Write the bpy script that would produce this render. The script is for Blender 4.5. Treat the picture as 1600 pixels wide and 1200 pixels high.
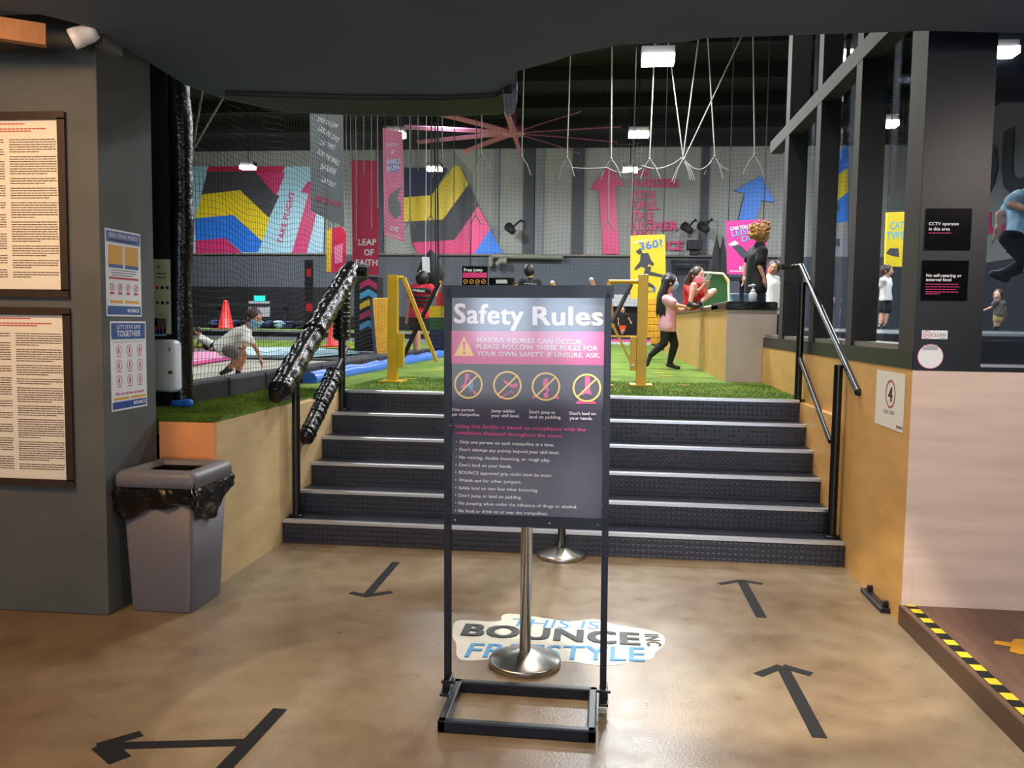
import bpy, bmesh, math, random
from mathutils import Vector, Matrix, noise
random.seed(7)
for o in list(bpy.data.objects): bpy.data.objects.remove(o)
SC = bpy.context.scene
COL = SC.collection
PI = math.pi
V = Vector

# ------------------------------------------------------------------ camera
F_PX = 1306.0
PITCH, ROLL, YAW, EYE = .0739, .0134, .1106, 1.6255
_cy, _sy, _cp, _sp = math.cos(YAW), math.sin(YAW), math.cos(PITCH), math.sin(PITCH)
FWD = V((-_sy*_cp, _cy*_cp, -_sp)); _r = V((_cy, _sy, 0)); _u = _r.cross(FWD)
RIGHT = _r*math.cos(ROLL) + _u*math.sin(ROLL); UP = -_r*math.sin(ROLL) + _u*math.cos(ROLL)
CAM = V((0, 0, EYE))
cd = bpy.data.cameras.new('camera'); cam = bpy.data.objects.new('camera', cd); COL.objects.link(cam)
cd.sensor_fit = 'HORIZONTAL'; cd.sensor_width = 36; cd.lens = 36*F_PX/1600; cd.clip_start = .05; cd.clip_end = 200
cam.matrix_world = Matrix(((RIGHT.x, UP.x, -FWD.x, CAM.x), (RIGHT.y, UP.y, -FWD.y, CAM.y), (RIGHT.z, UP.z, -FWD.z, CAM.z), (0, 0, 0, 1)))
SC.camera = cam

# ------------------------------------------------------------------ world, exposure, large lights
w = bpy.data.worlds.new('world'); SC.world = w; w.use_nodes = True
w.node_tree.nodes['Background'].inputs[0].default_value = (.55, .65, .8, 1)
w.node_tree.nodes['Background'].inputs[1].default_value = .05
SC.view_settings.view_transform = 'Standard'; SC.view_settings.look = 'None'
SC.view_settings.gamma = 1; SC.view_settings.use_curve_mapping = False
SC.view_settings.exposure = 0.0

def light(kind, loc, power, color, size=.5, target=None, name='lamp_or_fill', spot=60, blend=.2, sizey=None):
    d = bpy.data.lights.new(name, kind); d.energy = power; d.color = color
    if kind == 'AREA':
        d.shape = 'RECTANGLE' if sizey else 'DISK'; d.size = size
        if sizey: d.size_y = sizey
    elif kind == 'SPOT':
        d.spot_size = math.radians(spot); d.spot_blend = blend; d.shadow_soft_size = size
    else: d.shadow_soft_size = size
    o = bpy.data.objects.new(name, d); COL.objects.link(o); o.location = loc
    if target is not None:
        o.rotation_euler = (V(target)-V(loc)).to_track_quat('-Z', 'Y').to_euler()
    return o
WARM = (1, .62, .30); COOL = (.90, .96, 1.0); NEUT = (1, .90, .76)
# lobby: warm downlights on the left, neutral ceiling lights and added floor spots, a daylight shopfront behind the viewer
light('AREA', (-3.0, 2.6, 2.95), 44, (1, .62, .32), .5, (-3.0, 3.6, 1.2))
light('AREA', (-2.2, 1.2, 2.95), 26, (1, .55, .22), .4, (-1.6, 1.6, 0))
light('AREA', (1.1, 2.6, 2.98), 34, NEUT, .25, (1.0, 3.6, 0))
light('SPOT', (2.9, 2.3, 2.98), 120, (1, .84, .74), .05, (2.9, 3.6, .3), spot=150, blend=.8)
light('SPOT', (.15, 3.0, 2.98), 380, NEUT, .03, (.62, 4.4, 0), spot=44, blend=.25)  # this and the next two: spots added to throw bright patches on the floor
light('SPOT', (1.2, 1.5, 2.98), 300, (1, .92, .8), .03, (1.35, 2.75, 0), spot=42, blend=.12)
light('SPOT', (-1.3, 2.0, 2.98), 150, (1, .90, .74), .03, (-.95, 3.2, 0), spot=30, blend=.15)
light('SPOT', (-.6, -1.6, 2.98), 1000, COOL, .06, (-.6, -1.7, 0), spot=62, blend=.6)  # unseen spot added to brighten the floor that the sign reflects
# daylight entering through the shopfront behind the viewer
light('AREA', (0, -6.3, 1.6), 125, (.86, .93, 1), 6.0, (0, 3, 1.2), sizey=2.4)

# ------------------------------------------------------------------ helpers
def at(px, py, X=None, Y=None, Z=None):
    d = (FWD*F_PX + RIGHT*(px-800) - UP*(py-600))
    if X is not None: t = (X-CAM.x)/d.x
    elif Y is not None: t = (Y-CAM.y)/d.y
    else: t = (Z-CAM.z)/d.z
    return CAM + d*t

def lin(c):
    return tuple(((v/255)/12.92 if v/255 <= .04045 else ((v/255+.055)/1.055)**2.4) for v in c[:3]) + (1,)

def mat(name, c, rough=.6, metal=0, bump=0, bscale=40, var=0, vscale=6, spec=.5, emit=None, estr=0, coat=0, stretch=None, bumpdist=.01):
    m = bpy.data.materials.new(name); m.use_nodes = True; nt = m.node_tree; b = nt.nodes['Principled BSDF']
    b.inputs['Roughness'].default_value = rough; b.inputs['Metallic'].default_value = metal
    b.inputs['Specular IOR Level'].default_value = spec
    b.inputs['Base Color'].default_value = lin(c)
    if coat: b.inputs['Coat Weight'].default_value = coat; b.inputs['Coat Roughness'].default_value = .08
    if emit: b.inputs['Emission Color'].default_value = lin(emit); b.inputs['Emission Strength'].default_value = estr
    if var or bump:
        tc = nt.nodes.new('ShaderNodeTexCoord'); mp = nt.nodes.new('ShaderNodeMapping')
        nt.links.new(tc.outputs['Object'], mp.inputs[0])
        if stretch: mp.inputs['Scale'].default_value = stretch
    if var:
        n = nt.nodes.new('ShaderNodeTexNoise'); n.inputs['Scale'].default_value = vscale; n.inputs['Detail'].default_value = 6
        nt.links.new(mp.outputs[0], n.inputs[0])
        r = nt.nodes.new('ShaderNodeValToRGB'); r.color_ramp.elements[0].position = .3; r.color_ramp.elements[1].position = .7
        lc = lin(c); r.color_ramp.elements[0].color = tuple(x*(1-var) for x in lc[:3])+(1,)
        r.color_ramp.elements[1].color = tuple(min(1, x*(1+var)) for x in lc[:3])+(1,)
        nt.links.new(n.outputs[0], r.inputs[0]); nt.links.new(r.outputs[0], b.inputs['Base Color'])
    if bump:
        n2 = nt.nodes.new('ShaderNodeTexNoise'); n2.inputs['Scale'].default_value = bscale; n2.inputs['Detail'].default_value = 4
        nt.links.new(mp.outputs[0], n2.inputs[0])
        bp = nt.nodes.new('ShaderNodeBump'); bp.inputs['Strength'].default_value = bump; bp.inputs['Distance'].default_value = bumpdist
        nt.links.new(n2.outputs[0], bp.inputs['Height']); nt.links.new(bp.outputs[0], b.inputs['Normal'])
    return m

_tb = {}
CAP = .7
def text_geo(s, bold):
    k = (s, bold)
    if k in _tb: return _tb[k]
    c = bpy.data.curves.new('t', 'FONT'); c.body = s; c.size = 1; c.resolution_u = 3
    c.space_character = 1 + bold*1.6
    o = bpy.data.objects.new('t', c)
    me = bpy.data.meshes.new_from_object(o)
    v0 = [(v.co.x, v.co.y) for v in me.vertices]; f0 = [tuple(p.vertices) for p in me.polygons]
    bpy.data.objects.remove(o); bpy.data.curves.remove(c); bpy.data.meshes.remove(me)
    b = bold*.8; vs = []; fs = []
    for dx, dy in (((0, 0),) if bold < .01 else ((-b, -b*.6), (b, -b*.6), (0, 0), (-b, b*.6), (b, b*.6))):
        n = len(vs); kz = n/max(len(v0), 1); vs += [(x+dx, y+dy, kz) for x, y in v0]; fs += [tuple(q+n for q in f) for f in f0]
    xs = [v[0] for v in vs]; _tb[k] = (vs, fs, min(xs), max(xs), .7+b)
    return _tb[k]

class Frame:
    """a flat surface: origin, right and up directions; positions on it in metres"""
    def __init__(s, O, U, W):
        s.O = V(O); s.U = V(U).normalized(); s.W = V(W).normalized(); s.N = s.U.cross(s.W).normalized()
    def p(s, u, v, n=0): return s.O + s.U*u + s.W*v + s.N*n
    def uv(s, px, py):
        d = (FWD*F_PX + RIGHT*(px-800) - UP*(py-600)); t = (s.O-CAM).dot(s.N)/d.dot(s.N)
        q = CAM + d*t - s.O
        return V((q.dot(s.U), q.dot(s.W)))

class MB:
    def __init__(s): s.v = []; s.f = []; s.m = []; s.sm = []
    def add(s, vs, fs, m=0, smooth=False):
        b = len(s.v); s.v += [tuple(p) for p in vs]; s.f += [tuple(i+b for i in f) for f in fs]; s.m += [m]*len(fs); s.sm += [smooth]*len(fs); return s
    def box(s, lo, hi, m=0):
        x0, y0, z0 = [min(a, b) for a, b in zip(lo, hi)]; x1, y1, z1 = [max(a, b) for a, b in zip(lo, hi)]
        vs = [(x0,y0,z0),(x1,y0,z0),(x1,y1,z0),(x0,y1,z0),(x0,y0,z1),(x1,y0,z1),(x1,y1,z1),(x0,y1,z1)]
        return s.add(vs, [(0,3,2,1),(4,5,6,7),(0,1,5,4),(1,2,6,5),(2,3,7,6),(3,0,4,7)], m)
    def obox(s, a, b, w, d, m=0, side=None):
        """a bar of rectangular section from a to b"""
        a = V(a); b = V(b); t = (b-a).normalized(); sd = V(side) if side else V((1, 0, 0))
        if abs(t.dot(sd)) > .95: sd = V((0, 1, 0))
        u = (sd - t*sd.dot(t)).normalized(); n = t.cross(u)
        vs = []
        for q in (a, b):
            for x, y in ((-1,-1),(1,-1),(1,1),(-1,1)): vs.append(q + u*x*w/2 + n*y*d/2)
        return s.add(vs, [(0,3,2,1),(4,5,6,7),(0,1,5,4),(1,2,6,5),(2,3,7,6),(3,0,4,7)], m)
    def tube(s, pts, r, n=8, m=0, caps=True, smooth=True):
        pts = [V(p) for p in pts]; rs = r if isinstance(r, (list, tuple)) else [r]*len(pts)
        vs = []; fs = []; prev = None
        for i, p in enumerate(pts):
            t = (pts[min(i+1, len(pts)-1)] - pts[max(i-1, 0)])
            t = t.normalized() if t.length > 1e-9 else V((0,0,1))
            if prev is None:
                a = V((0,0,1)) if abs(t.z) < .9 else V((1,0,0)); u = (a - t*a.dot(t)).normalized()
            else: u = (prev - t*prev.dot(t)).normalized()
            prev = u; w_ = t.cross(u)
            for k in range(n):
                a = 2*PI*k/n; vs.append(p + (u*math.cos(a) + w_*math.sin(a))*rs[i])
        for i in range(len(pts)-1):
            for k in range(n): fs.append((i*n+k, i*n+(k+1)%n, (i+1)*n+(k+1)%n, (i+1)*n+k))
        s.add(vs, fs, m, smooth)
        if caps:
            L = len(pts)-1
            s.add(vs[:n], [tuple(range(n-1, -1, -1))], m); s.add(vs[L*n:], [tuple(range(n))], m)
        return s
    def lathe(s, c, prof, n=32, m=0, smooth=True, axis=None):
        c = V(c); ax = V(axis or (0,0,1)).normalized(); u = ax.orthogonal().normalized(); w_ = ax.cross(u)
        vs = []; fs = []
        for r, z in prof:
            for k in range(n):
                a = 2*PI*k/n; vs.append(c + ax*z + (u*math.cos(a)+w_*math.sin(a))*r)
        for i in range(len(prof)-1):
            for k in range(n): fs.append((i*n+k, i*n+(k+1)%n, (i+1)*n+(k+1)%n, (i+1)*n+k))
        if prof[0][0] > 1e-6: fs.append(tuple(range(n-1, -1, -1)))
        if prof[-1][0] > 1e-6: fs.append(tuple((len(prof)-1)*n+k for k in range(n)))
        return s.add(vs, fs, m, smooth)
    def ball(s, c, r, m=0, n=12, axes=None):
        c = V(c); rr = V(r) if isinstance(r, (tuple, list, V)) else V((r, r, r)); A = axes or (V((1,0,0)), V((0,1,0)), V((0,0,1)))
        vs = [c + A[2]*rr.z]; fs = []; h = n//2
        for i in range(1, h):
            t = PI*i/h
            for k in range(n):
                a = 2*PI*k/n; vs.append(c + A[0]*(rr.x*math.sin(t)*math.cos(a)) + A[1]*(rr.y*math.sin(t)*math.sin(a)) + A[2]*(rr.z*math.cos(t)))
        vs.append(c - A[2]*rr.z); e = len(vs)-1
        for k in range(n): fs.append((0, 1+k, 1+(k+1)%n)); fs.append((e, 1+(h-2)*n+(k+1)%n, 1+(h-2)*n+k))
        for i in range(h-2):
            for k in range(n): fs.append((1+i*n+k, 1+(i+1)*n+k, 1+(i+1)*n+(k+1)%n, 1+i*n+(k+1)%n))
        return s.add(vs, fs, m, True)
    def cap(s, a, b, ra, rb, n=12, m=0):
        """a tapered limb with round ends"""
        a = V(a); b = V(b); d = b-a; L = d.length
        if L < 1e-5: return s.ball(a, ra, m, n)
        t = d/L; pts = []; rs = []
        for k in range(5):
            q = PI/2*(k/4); pts.append(a - t*ra*math.cos(q)); rs.append(max(ra*math.sin(q), 1e-4))
        for k in range(5):
            q = PI/2*(k/4); pts.append(b + t*rb*math.sin(q)); rs.append(max(rb*math.cos(q), 1e-4))
        vs = []; u = t.orthogonal().normalized(); w_ = t.cross(u); fs = []
        for p, r in zip(pts, rs):
            for k in range(n):
                q = 2*PI*k/n; vs.append(p + (u*math.cos(q)+w_*math.sin(q))*r)
        for i in range(len(pts)-1):
            for k in range(n): fs.append((i*n+k, i*n+(k+1)%n, (i+1)*n+(k+1)%n, (i+1)*n+k))
        fs.append(tuple(range(n-1, -1, -1))); fs.append(tuple((len(pts)-1)*n+k for k in range(n)))
        return s.add(vs, fs, m, True)
    def prism(s, pts, ext, m=0):
        """polygon pts (3D, planar) swept by vector ext"""
        pts = [V(p) for p in pts]; e = V(ext); n = len(pts)
        vs = pts + [p+e for p in pts]
        fs = [tuple(range(n)), tuple(range(2*n-1, n-1, -1))] + [(i, (i+1) % n, n+(i+1) % n, n+i) for i in range(n)]
        return s.add(vs, fs, m)
    def flat(s, fr, uv, m=0, n0=.001, th=.001):
        return s.prism([fr.p(u, v, n0) for u, v in uv], fr.N*th, m)
    def flatpx(s, fr, px, m=0, n0=.001, th=.001):
        return s.flat(fr, [tuple(fr.uv(*p)) for p in px], m, n0, th)
    def rect(s, fr, u0, v0, u1, v1, m=0, n0=.001, th=.001):
        return s.flat(fr, [(u0,v0),(u1,v0),(u1,v1),(u0,v1)], m, n0, th)
    def disc(s, fr, c, r, m=0, n0=.001, th=.001, k=28, ry=None):
        return s.flat(fr, [(c[0]+r*math.cos(2*PI*i/k), c[1]+(ry or r)*math.sin(2*PI*i/k)) for i in range(k)], m, n0, th)
    def ring(s, fr, c, r, t, m=0, n0=.001, k=32, th=.001):
        vs = []; fs = []
        for i in range(k):
            a = 2*PI*i/k
            for R in (r-t/2, r+t/2): vs.append(fr.p(c[0]+R*math.cos(a), c[1]+R*math.sin(a), n0+th))
        for i in range(k): j = (i+1) % k; fs.append((2*i, 2*i+1, 2*j+1, 2*j))
        return s.add(vs, fs, m)
    def strip(s, fr, a, b, t, m=0, n0=.001, th=.001):
        a = V(a); b = V(b); d = (b-a).normalized(); q = V((-d.y, d.x))*t/2
        return s.flat(fr, [a-q, b-q, b+q, a+q], m, n0, th)
    def text(s, fr, st, a, b, h, m=0, bold=.02, n0=.0025, shear=0):
        """string from baseline start a to baseline end b (uv), capitals h metres tall"""
        vs, fs, x0, x1, cap = text_geo(st, bold); a = V(a); b = V(b); L = (b-a).length; d = (b-a)/L; q = V((-d.y, d.x))
        kx = L/(x1-x0); ky = h/cap
        return s.add([fr.p(*(a + d*((x-x0)*kx + y*ky*shear) + q*(y*ky)), n0+kz*max(.0001, h*.004)) for x, y, kz in vs], fs, m)
    def textpx(s, fr, st, a, b, hpx, m=0, bold=.02, n0=.0025, shear=0):
        A = fr.uv(*a); B = fr.uv(*b); h = (fr.uv(a[0], a[1]-hpx) - A).length
        return s.text(fr, st, A, B, h, m, bold, n0, shear)
    def build(s, name, mats, parent=None, smooth=None, bevel=0):
        me = bpy.data.meshes.new(name)
        off = parent_loc(parent) if parent else V((0,0,0))
        me.from_pydata([tuple(V(p)-off) for p in s.v], [], s.f)
        for mm in (mats if isinstance(mats, (list, tuple)) else [mats]): me.materials.append(mm)
        me.polygons.foreach_set('material_index', s.m)
        me.polygons.foreach_set('use_smooth', s.sm if smooth is None else [smooth]*len(s.f))
        me.validate(); me.update()
        if not any(s.sm) or smooth is None:
            pass
        o = bpy.data.objects.new(name, me); COL.objects.link(o)
        if parent: o.parent = parent
        if bevel:
            b = o.modifiers.new('b', 'BEVEL'); b.width = bevel; b.segments = 2; b.limit_method = 'ANGLE'
        return o

def parent_loc(o):
    p = V((0,0,0))
    while o: p += o.location; o = o.parent
    return p
def tag(o, label, cat, group=None, kind=None):
    o['label'] = label; o['category'] = cat
    if group: o['group'] = group
    if kind: o['kind'] = kind
    return o
def thing(name, label, cat, loc=(0,0,0), group=None):
    o = bpy.data.objects.new(name, None); COL.objects.link(o); o.location = V(loc); o.empty_display_size = .1
    return tag(o, label, cat, group)
def struct(mb, name, m, bevel=0, parent=None):
    o = mb.build(name, m, parent, bevel=bevel)
    if not parent: o['kind'] = 'structure'
    return o
def place(mb, name, m, label, cat, group=None, bevel=0, kind=None):
    """a thing that is one mesh, its origin at its base"""
    xs = [p[0] for p in mb.v]; ys = [p[1] for p in mb.v]; zs = [p[2] for p in mb.v]
    c = V(((min(xs)+max(xs))/2, (min(ys)+max(ys))/2, min(zs)))
    mb.v = [tuple(V(p)-c) for p in mb.v]
    o = mb.build(name, m, bevel=bevel); o.location = c
    return tag(o, label, cat, group, kind)
def dup(root, loc, label=None):
    r = root.copy(); COL.objects.link(r); r.location = V(loc)
    if label: r['label'] = label
    for ch in list(root.children):
        c = ch.copy(); COL.objects.link(c); c.parent = r
        for g in list(ch.children):
            d = g.copy(); COL.objects.link(d); d.parent = c
    return r

# ------------------------------------------------------------------ materials
M = {}
def plain(k, c, r=.6, **kw): M[k] = mat(k, c, r, **kw); return M[k]
plain('black_matte', (22, 21, 27), .7, var=.15); plain('black_gloss', (12, 12, 14), .3); plain('black_paint', (20, 21, 26), .38, bump=.05, bscale=200)
plain('black_metal', (26, 28, 38), .35, metal=.3); plain('soffit', (78, 92, 112), .85, var=.08, vscale=2)
plain('hall_black', (17, 16, 21), .9); plain('column_grey', (86, 88, 87), .75, var=.14, vscale=3, bump=.15, bscale=30)
plain('white', (232, 233, 236), .5); plain('paper', (232, 226, 210), .6); plain('white_plastic', (225, 226, 232), .3)
plain('yellow', (232, 200, 28), .45); plain('yellow_metal', (205, 165, 22), .38, var=.1); plain('mat_yellow', (228, 165, 20), .5, var=.1)
plain('pink', (226, 62, 124), .5); plain('magenta', (205, 50, 110), .45); plain('crimson', (196, 32, 74), .5); plain('red', (214, 38, 36), .5)
plain('blue', (40, 118, 220), .5); plain('navy', (30, 40, 78), .6); plain('sky', (90, 180, 225), .5); plain('pad_blue', (60, 115, 215), .3, bump=.3, bscale=14)
plain('pale_blue', (165, 205, 222), .4, bump=.2, bscale=10); plain('pad_pink', (232, 90, 165), .4, bump=.2, bscale=10)
plain('grey_dark', (62, 63, 70), .6); plain('grey', (120, 122, 126), .6); plain('grey_light', (170, 172, 176), .6)
plain('green', (40, 92, 44), .6); plain('orange', (236, 92, 24), .5); plain('teal_glow', (40, 210, 180), .5, emit=(40, 220, 190), estr=1.5)
plain('steel', (200, 198, 195), .22, metal=1); plain('steel_brushed', (190, 188, 184), .3, metal=1); plain('alu', (205, 206, 210), .32, metal=.75, bump=.05, bscale=300)
plain('bin_grey', (100, 97, 104), .48, bump=.08, bscale=180); plain('bin_lid', (106, 104, 110), .45, bump=.05, bscale=180)
plain('bag_black', (20, 17, 15), .25, bump=.8, bscale=11, bumpdist=.03); plain('wrap_black', (10, 11, 13), .22, bump=.6, bscale=22, stretch=(.35, 1.5, 1.5), bumpdist=.012)
plain('skin', (222, 168, 138), .55); plain('skin_tan', (196, 140, 108), .55); plain('hair_black', (22, 19, 20), .45, bump=.5, bscale=60); plain('hair_brown', (62, 40, 32), .5, bump=.5, bscale=60)
plain('hair_blond', (176, 132, 70), .6, bump=.8, bscale=40, var=.35, vscale=30)
plain('cloth_white', (226, 224, 218), .85, bump=.4, bscale=25); plain('cloth_pink', (226, 168, 184), .85, bump=.4, bscale=25); plain('cloth_black', (24, 24, 28), .8, bump=.3, bscale=25)
plain('cloth_red', (206, 44, 52), .8, var=.3, vscale=20); plain('cloth_stripe', (204, 38, 60), .8); plain('cloth_blue', (168, 208, 232), .8, bump=.4, bscale=18)
plain('cloth_grey', (100, 94, 90), .85, var=.6, vscale=16); plain('cloth_khaki', (200, 172, 110), .85); plain('cloth_orange', (240, 84, 30), .8)
plain('mask_blue', (130, 185, 222), .6); plain('mask_pink', (236, 140, 168), .6); plain('shoe', (40, 38, 42), .6); plain('rope', (84, 81, 74), .8)
plain('net_black', (16, 16, 18), .8); plain('net_light', (150, 150, 140), .8)
plain('timber', (158, 108, 66), .5, var=.15, vscale=4, stretch=(1, 12, 1)); plain('lip', (120, 112, 104), .5)
plain('frame_brown', (58, 46, 38), .4); plain('ink', (44, 36, 40), .7); plain('ink_red', (196, 70, 60), .7); plain('panel_black', (13, 13, 15), .12)
plain('poster_blue', (40, 82, 158), .4); plain('poster_green', (206, 216, 176), .6); plain('bed', (176, 170, 156), .8, bump=.2, bscale=120)
plain('lens_dark', (20, 20, 24), .1); plain('brown_ink', (92, 62, 42), .5); plain('fan_pink', (214, 128, 172), .5); plain('eye', (30, 22, 20), .3)
plain('tape_black', (20, 19, 20), .7, spec=.25); plain('decal_white', (206, 204, 192), .4); plain('decal_blue', (60, 140, 196), .45); plain('decal_black', (30, 28, 28), .45)
plain('duct', (120, 118, 105), .5); plain('lamp_glow', (255, 240, 200), .5, emit=(255, 244, 214), estr=45)
plain('window_glow', (200, 220, 240), .5, emit=(205, 228, 255), estr=9)

def wood(name, c, sx=(1, 1, 9)):
    return mat(name, c, .5, var=.10, vscale=2.2, stretch=sx, bump=.04, bscale=60)
M['ply_pale'] = wood('ply_pale', (206, 178, 132), (1, 1.2, 6)); M['ply_orange'] = wood('ply_orange', (214, 164, 92), (1, 1.5, 5)); M['ply_pink'] = wood('ply_pink', (214, 190, 176), (.8, 1, 6))
M['ply_edge'] = mat('ply_edge', (226, 150, 92), .5, var=.1)
M['step_brown'] = mat('step_brown', (104, 76, 62), .42, var=.22, vscale=5, stretch=(6, 1, 1)); M['fascia_brown'] = mat('fascia_brown', (88, 62, 40), .5, var=.15, vscale=5, stretch=(1, 1, 6))

def concrete():
    m = bpy.data.materials.new('polished_concrete'); m.use_nodes = True; nt = m.node_tree; b = nt.nodes['Principled BSDF']; N = nt.nodes.new; L = nt.links.new
    tc = N('ShaderNodeTexCoord'); n1 = N('ShaderNodeTexNoise'); n1.inputs['Scale'].default_value = .75; n1.inputs['Detail'].default_value = 7; n1.inputs['Roughness'].default_value = .62
    n2 = N('ShaderNodeTexNoise'); n2.inputs['Scale'].default_value = 7; n2.inputs['Detail'].default_value = 8
    n3 = N('ShaderNodeTexNoise'); n3.inputs['Scale'].default_value = 90; n3.inputs['Detail'].default_value = 3
    for n in (n1, n2, n3): L(tc.outputs['Object'], n.inputs[0])
    r1 = N('ShaderNodeValToRGB'); e = r1.color_ramp.elements; e[0].position = .34; e[0].color = lin((122, 97, 70)); e[1].position = .66; e[1].color = lin((168, 150, 122))
    L(n1.outputs[0], r1.inputs[0])
    mx = N('ShaderNodeMix'); mx.data_type = 'RGBA'; mx.blend_type = 'MULTIPLY'; mx.inputs[0].default_value = .55
    r2 = N('ShaderNodeValToRGB'); e = r2.color_ramp.elements; e[0].position = .3; e[0].color = (.62, .6, .57, 1); e[1].position = .7; e[1].color = (1, 1, 1, 1)
    L(n2.outputs[0], r2.inputs[0]); L(r1.outputs[0], mx.inputs[6]); L(r2.outputs[0], mx.inputs[7])
    mx2 = N('ShaderNodeMix'); mx2.data_type = 'RGBA'; mx2.blend_type = 'MULTIPLY'; mx2.inputs[0].default_value = .35
    L(n3.outputs[0], mx2.inputs[7]); L(mx.outputs[2], mx2.inputs[6]); L(mx2.outputs[2], b.inputs['Base Color'])
    mr = N('ShaderNodeMapRange'); mr.inputs[3].default_value = .2; mr.inputs[4].default_value = .42; L(n2.outputs[0], mr.inputs[0]); L(mr.outputs[0], b.inputs['Roughness'])
    bp = N('ShaderNodeBump'); bp.inputs['Strength'].default_value = .08; bp.inputs['Distance'].default_value = .01; L(n3.outputs[0], bp.inputs['Height']); L(bp.outputs[0], b.inputs['Normal'])
    return m
def stud_rubber():
    """black rubber with round studs in staggered rows"""
    m = bpy.data.materials.new('studded_rubber'); m.use_nodes = True; nt = m.node_tree; b = nt.nodes['Principled BSDF']; N = nt.nodes.new; L = nt.links.new
    tc = N('ShaderNodeTexCoord'); vo = N('ShaderNodeTexVoronoi'); vo.inputs['Scale'].default_value = 27; vo.inputs['Randomness'].default_value = .12
    L(tc.outputs['Object'], vo.inputs[0])
    r = N('ShaderNodeValToRGB'); r.color_ramp.elements[0].position = .40; r.color_ramp.elements[0].color = (1,1,1,1); r.color_ramp.elements[1].position = .50; r.color_ramp.elements[1].color = (0,0,0,1)
    L(vo.outputs['Distance'], r.inputs[0])
    bp = N('ShaderNodeBump'); bp.inputs['Strength'].default_value = .7; bp.inputs['Distance'].default_value = .004; L(r.outputs[0], bp.inputs['Height']); L(bp.outputs[0], b.inputs['Normal'])
    b.inputs['Base Color'].default_value = lin((44, 46, 58)); b.inputs['Roughness'].default_value = .38
    return m
def turf_mat(name, c1, c2):
    m = bpy.data.materials.new(name); m.use_nodes = True; nt = m.node_tree; b = nt.nodes['Principled BSDF']; N = nt.nodes.new; L = nt.links.new
    tc = N('ShaderNodeTexCoord'); n1 = N('ShaderNodeTexNoise'); n1.inputs['Scale'].default_value = 2.5; n1.inputs['Detail'].default_value = 8; n2 = N('ShaderNodeTexNoise'); n2.inputs['Scale'].default_value = 160
    L(tc.outputs['Object'], n1.inputs[0]); L(tc.outputs['Object'], n2.inputs[0])
    r = N('ShaderNodeValToRGB'); r.color_ramp.elements[0].position = .35; r.color_ramp.elements[1].position = .65; r.color_ramp.elements[0].color = lin(c1); r.color_ramp.elements[1].color = lin(c2)
    L(n1.outputs[0], r.inputs[0]); mx = N('ShaderNodeMix'); mx.data_type = 'RGBA'; mx.blend_type = 'MULTIPLY'; mx.inputs[0].default_value = .5
    r2 = N('ShaderNodeValToRGB'); r2.color_ramp.elements[0].position = .35; r2.color_ramp.elements[1].position = .6; L(n2.outputs[0], r2.inputs[0])
    L(r.outputs[0], mx.inputs[6]); L(r2.outputs[0], mx.inputs[7]); L(mx.outputs[2], b.inputs['Base Color']); b.inputs['Roughness'].default_value = .9
    bp = N('ShaderNodeBump'); bp.inputs['Strength'].default_value = 1; bp.inputs['Distance'].default_value = .015; L(n2.outputs[0], bp.inputs['Height']); L(bp.outputs[0], b.inputs['Normal'])
    return m
def glass_mat():
    m = bpy.data.materials.new('window_glass'); m.use_nodes = True; nt = m.node_tree; N = nt.nodes.new; L = nt.links.new
    for n in list(nt.nodes):
        if n.type != 'OUTPUT_MATERIAL': nt.nodes.remove(n)
    out = nt.nodes[0]; t = N('ShaderNodeBsdfTransparent'); t.inputs[0].default_value = (.86, .89, .92, 1); g = N('ShaderNodeBsdfGlossy'); g.inputs['Roughness'].default_value = .02; g.inputs[0].default_value = (.9, .95, 1, 1)
    mx = N('ShaderNodeMixShader'); mx.inputs[0].default_value = .09; L(t.outputs[0], mx.inputs[1]); L(g.outputs[0], mx.inputs[2]); L(mx.outputs[0], out.inputs[0])
    return m
M['concrete'] = concrete(); M['rubber'] = stud_rubber(); M['turf'] = turf_mat('turf', (96, 132, 30), (140, 170, 52)); M['turf_far'] = turf_mat('turf_far', (110, 140, 30), (150, 180, 50)); M['glass'] = glass_mat()
M['hall_wall'] = mat('hall_wall', (150, 150, 146), .8, var=.08, vscale=1.2, stretch=(3, 1, .4)); M['hall_low'] = mat('hall_low', (84, 88, 96), .8, var=.08, vscale=1)

# ------------------------------------------------------------------ layout constants
Y0, T, RH = 5.779, .2528, .17
PLAT = 6*RH; YT = Y0 + 5*T
XL, XR, XL2, XR2 = -2.316, 1.644, -2.2785, 1.594
CEIL = 3.05; HALL_TOP = 7.9; YB = 30.0; DECK = 1.58
YCOL, XCOL = 4.18, -2.66; YPN = at(333.5, 657, X=XL).y; YCE = at(240, 400, X=XCOL).y; YRW = 4.70

# ------------------------------------------------------------------ setting: floors
mb = MB(); mb.box((-6.5, -7, -.1), (6.5, Y0+.05, 0)); struct(mb, 'floor', M['concrete'])
mb = MB(); mb.box((XL, YT+.05, PLAT-.12), (1.32, 25.5, PLAT)); mb.box((1.32, YT+.05, PLAT-.12), (XR-.001, 9.7, PLAT))
mb.box((-3.02, YPN+.02, PLAT-.10), (XL-.001, 25.5, PLAT-.004)); struct(mb, 'floor_turf', M['turf'])
mb = MB(); mb.box((-15.5, 5.45, .55), (-3.02, 25.5, .98)); mb.box((XL, 25.5, .4), (1.3, YB, .98)); struct(mb, 'floor_court', M['grey_dark'])
# raised brown step on the right
mb = MB(); mb.box((XR+.0, -2, 0), (6.4, YRW, .105), 0); mb.box((XR-.012, -2, 0), (XR, YRW, .106), 1); struct(mb, 'floor_step', [M['step_brown'], M['fascia_brown']])
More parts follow.
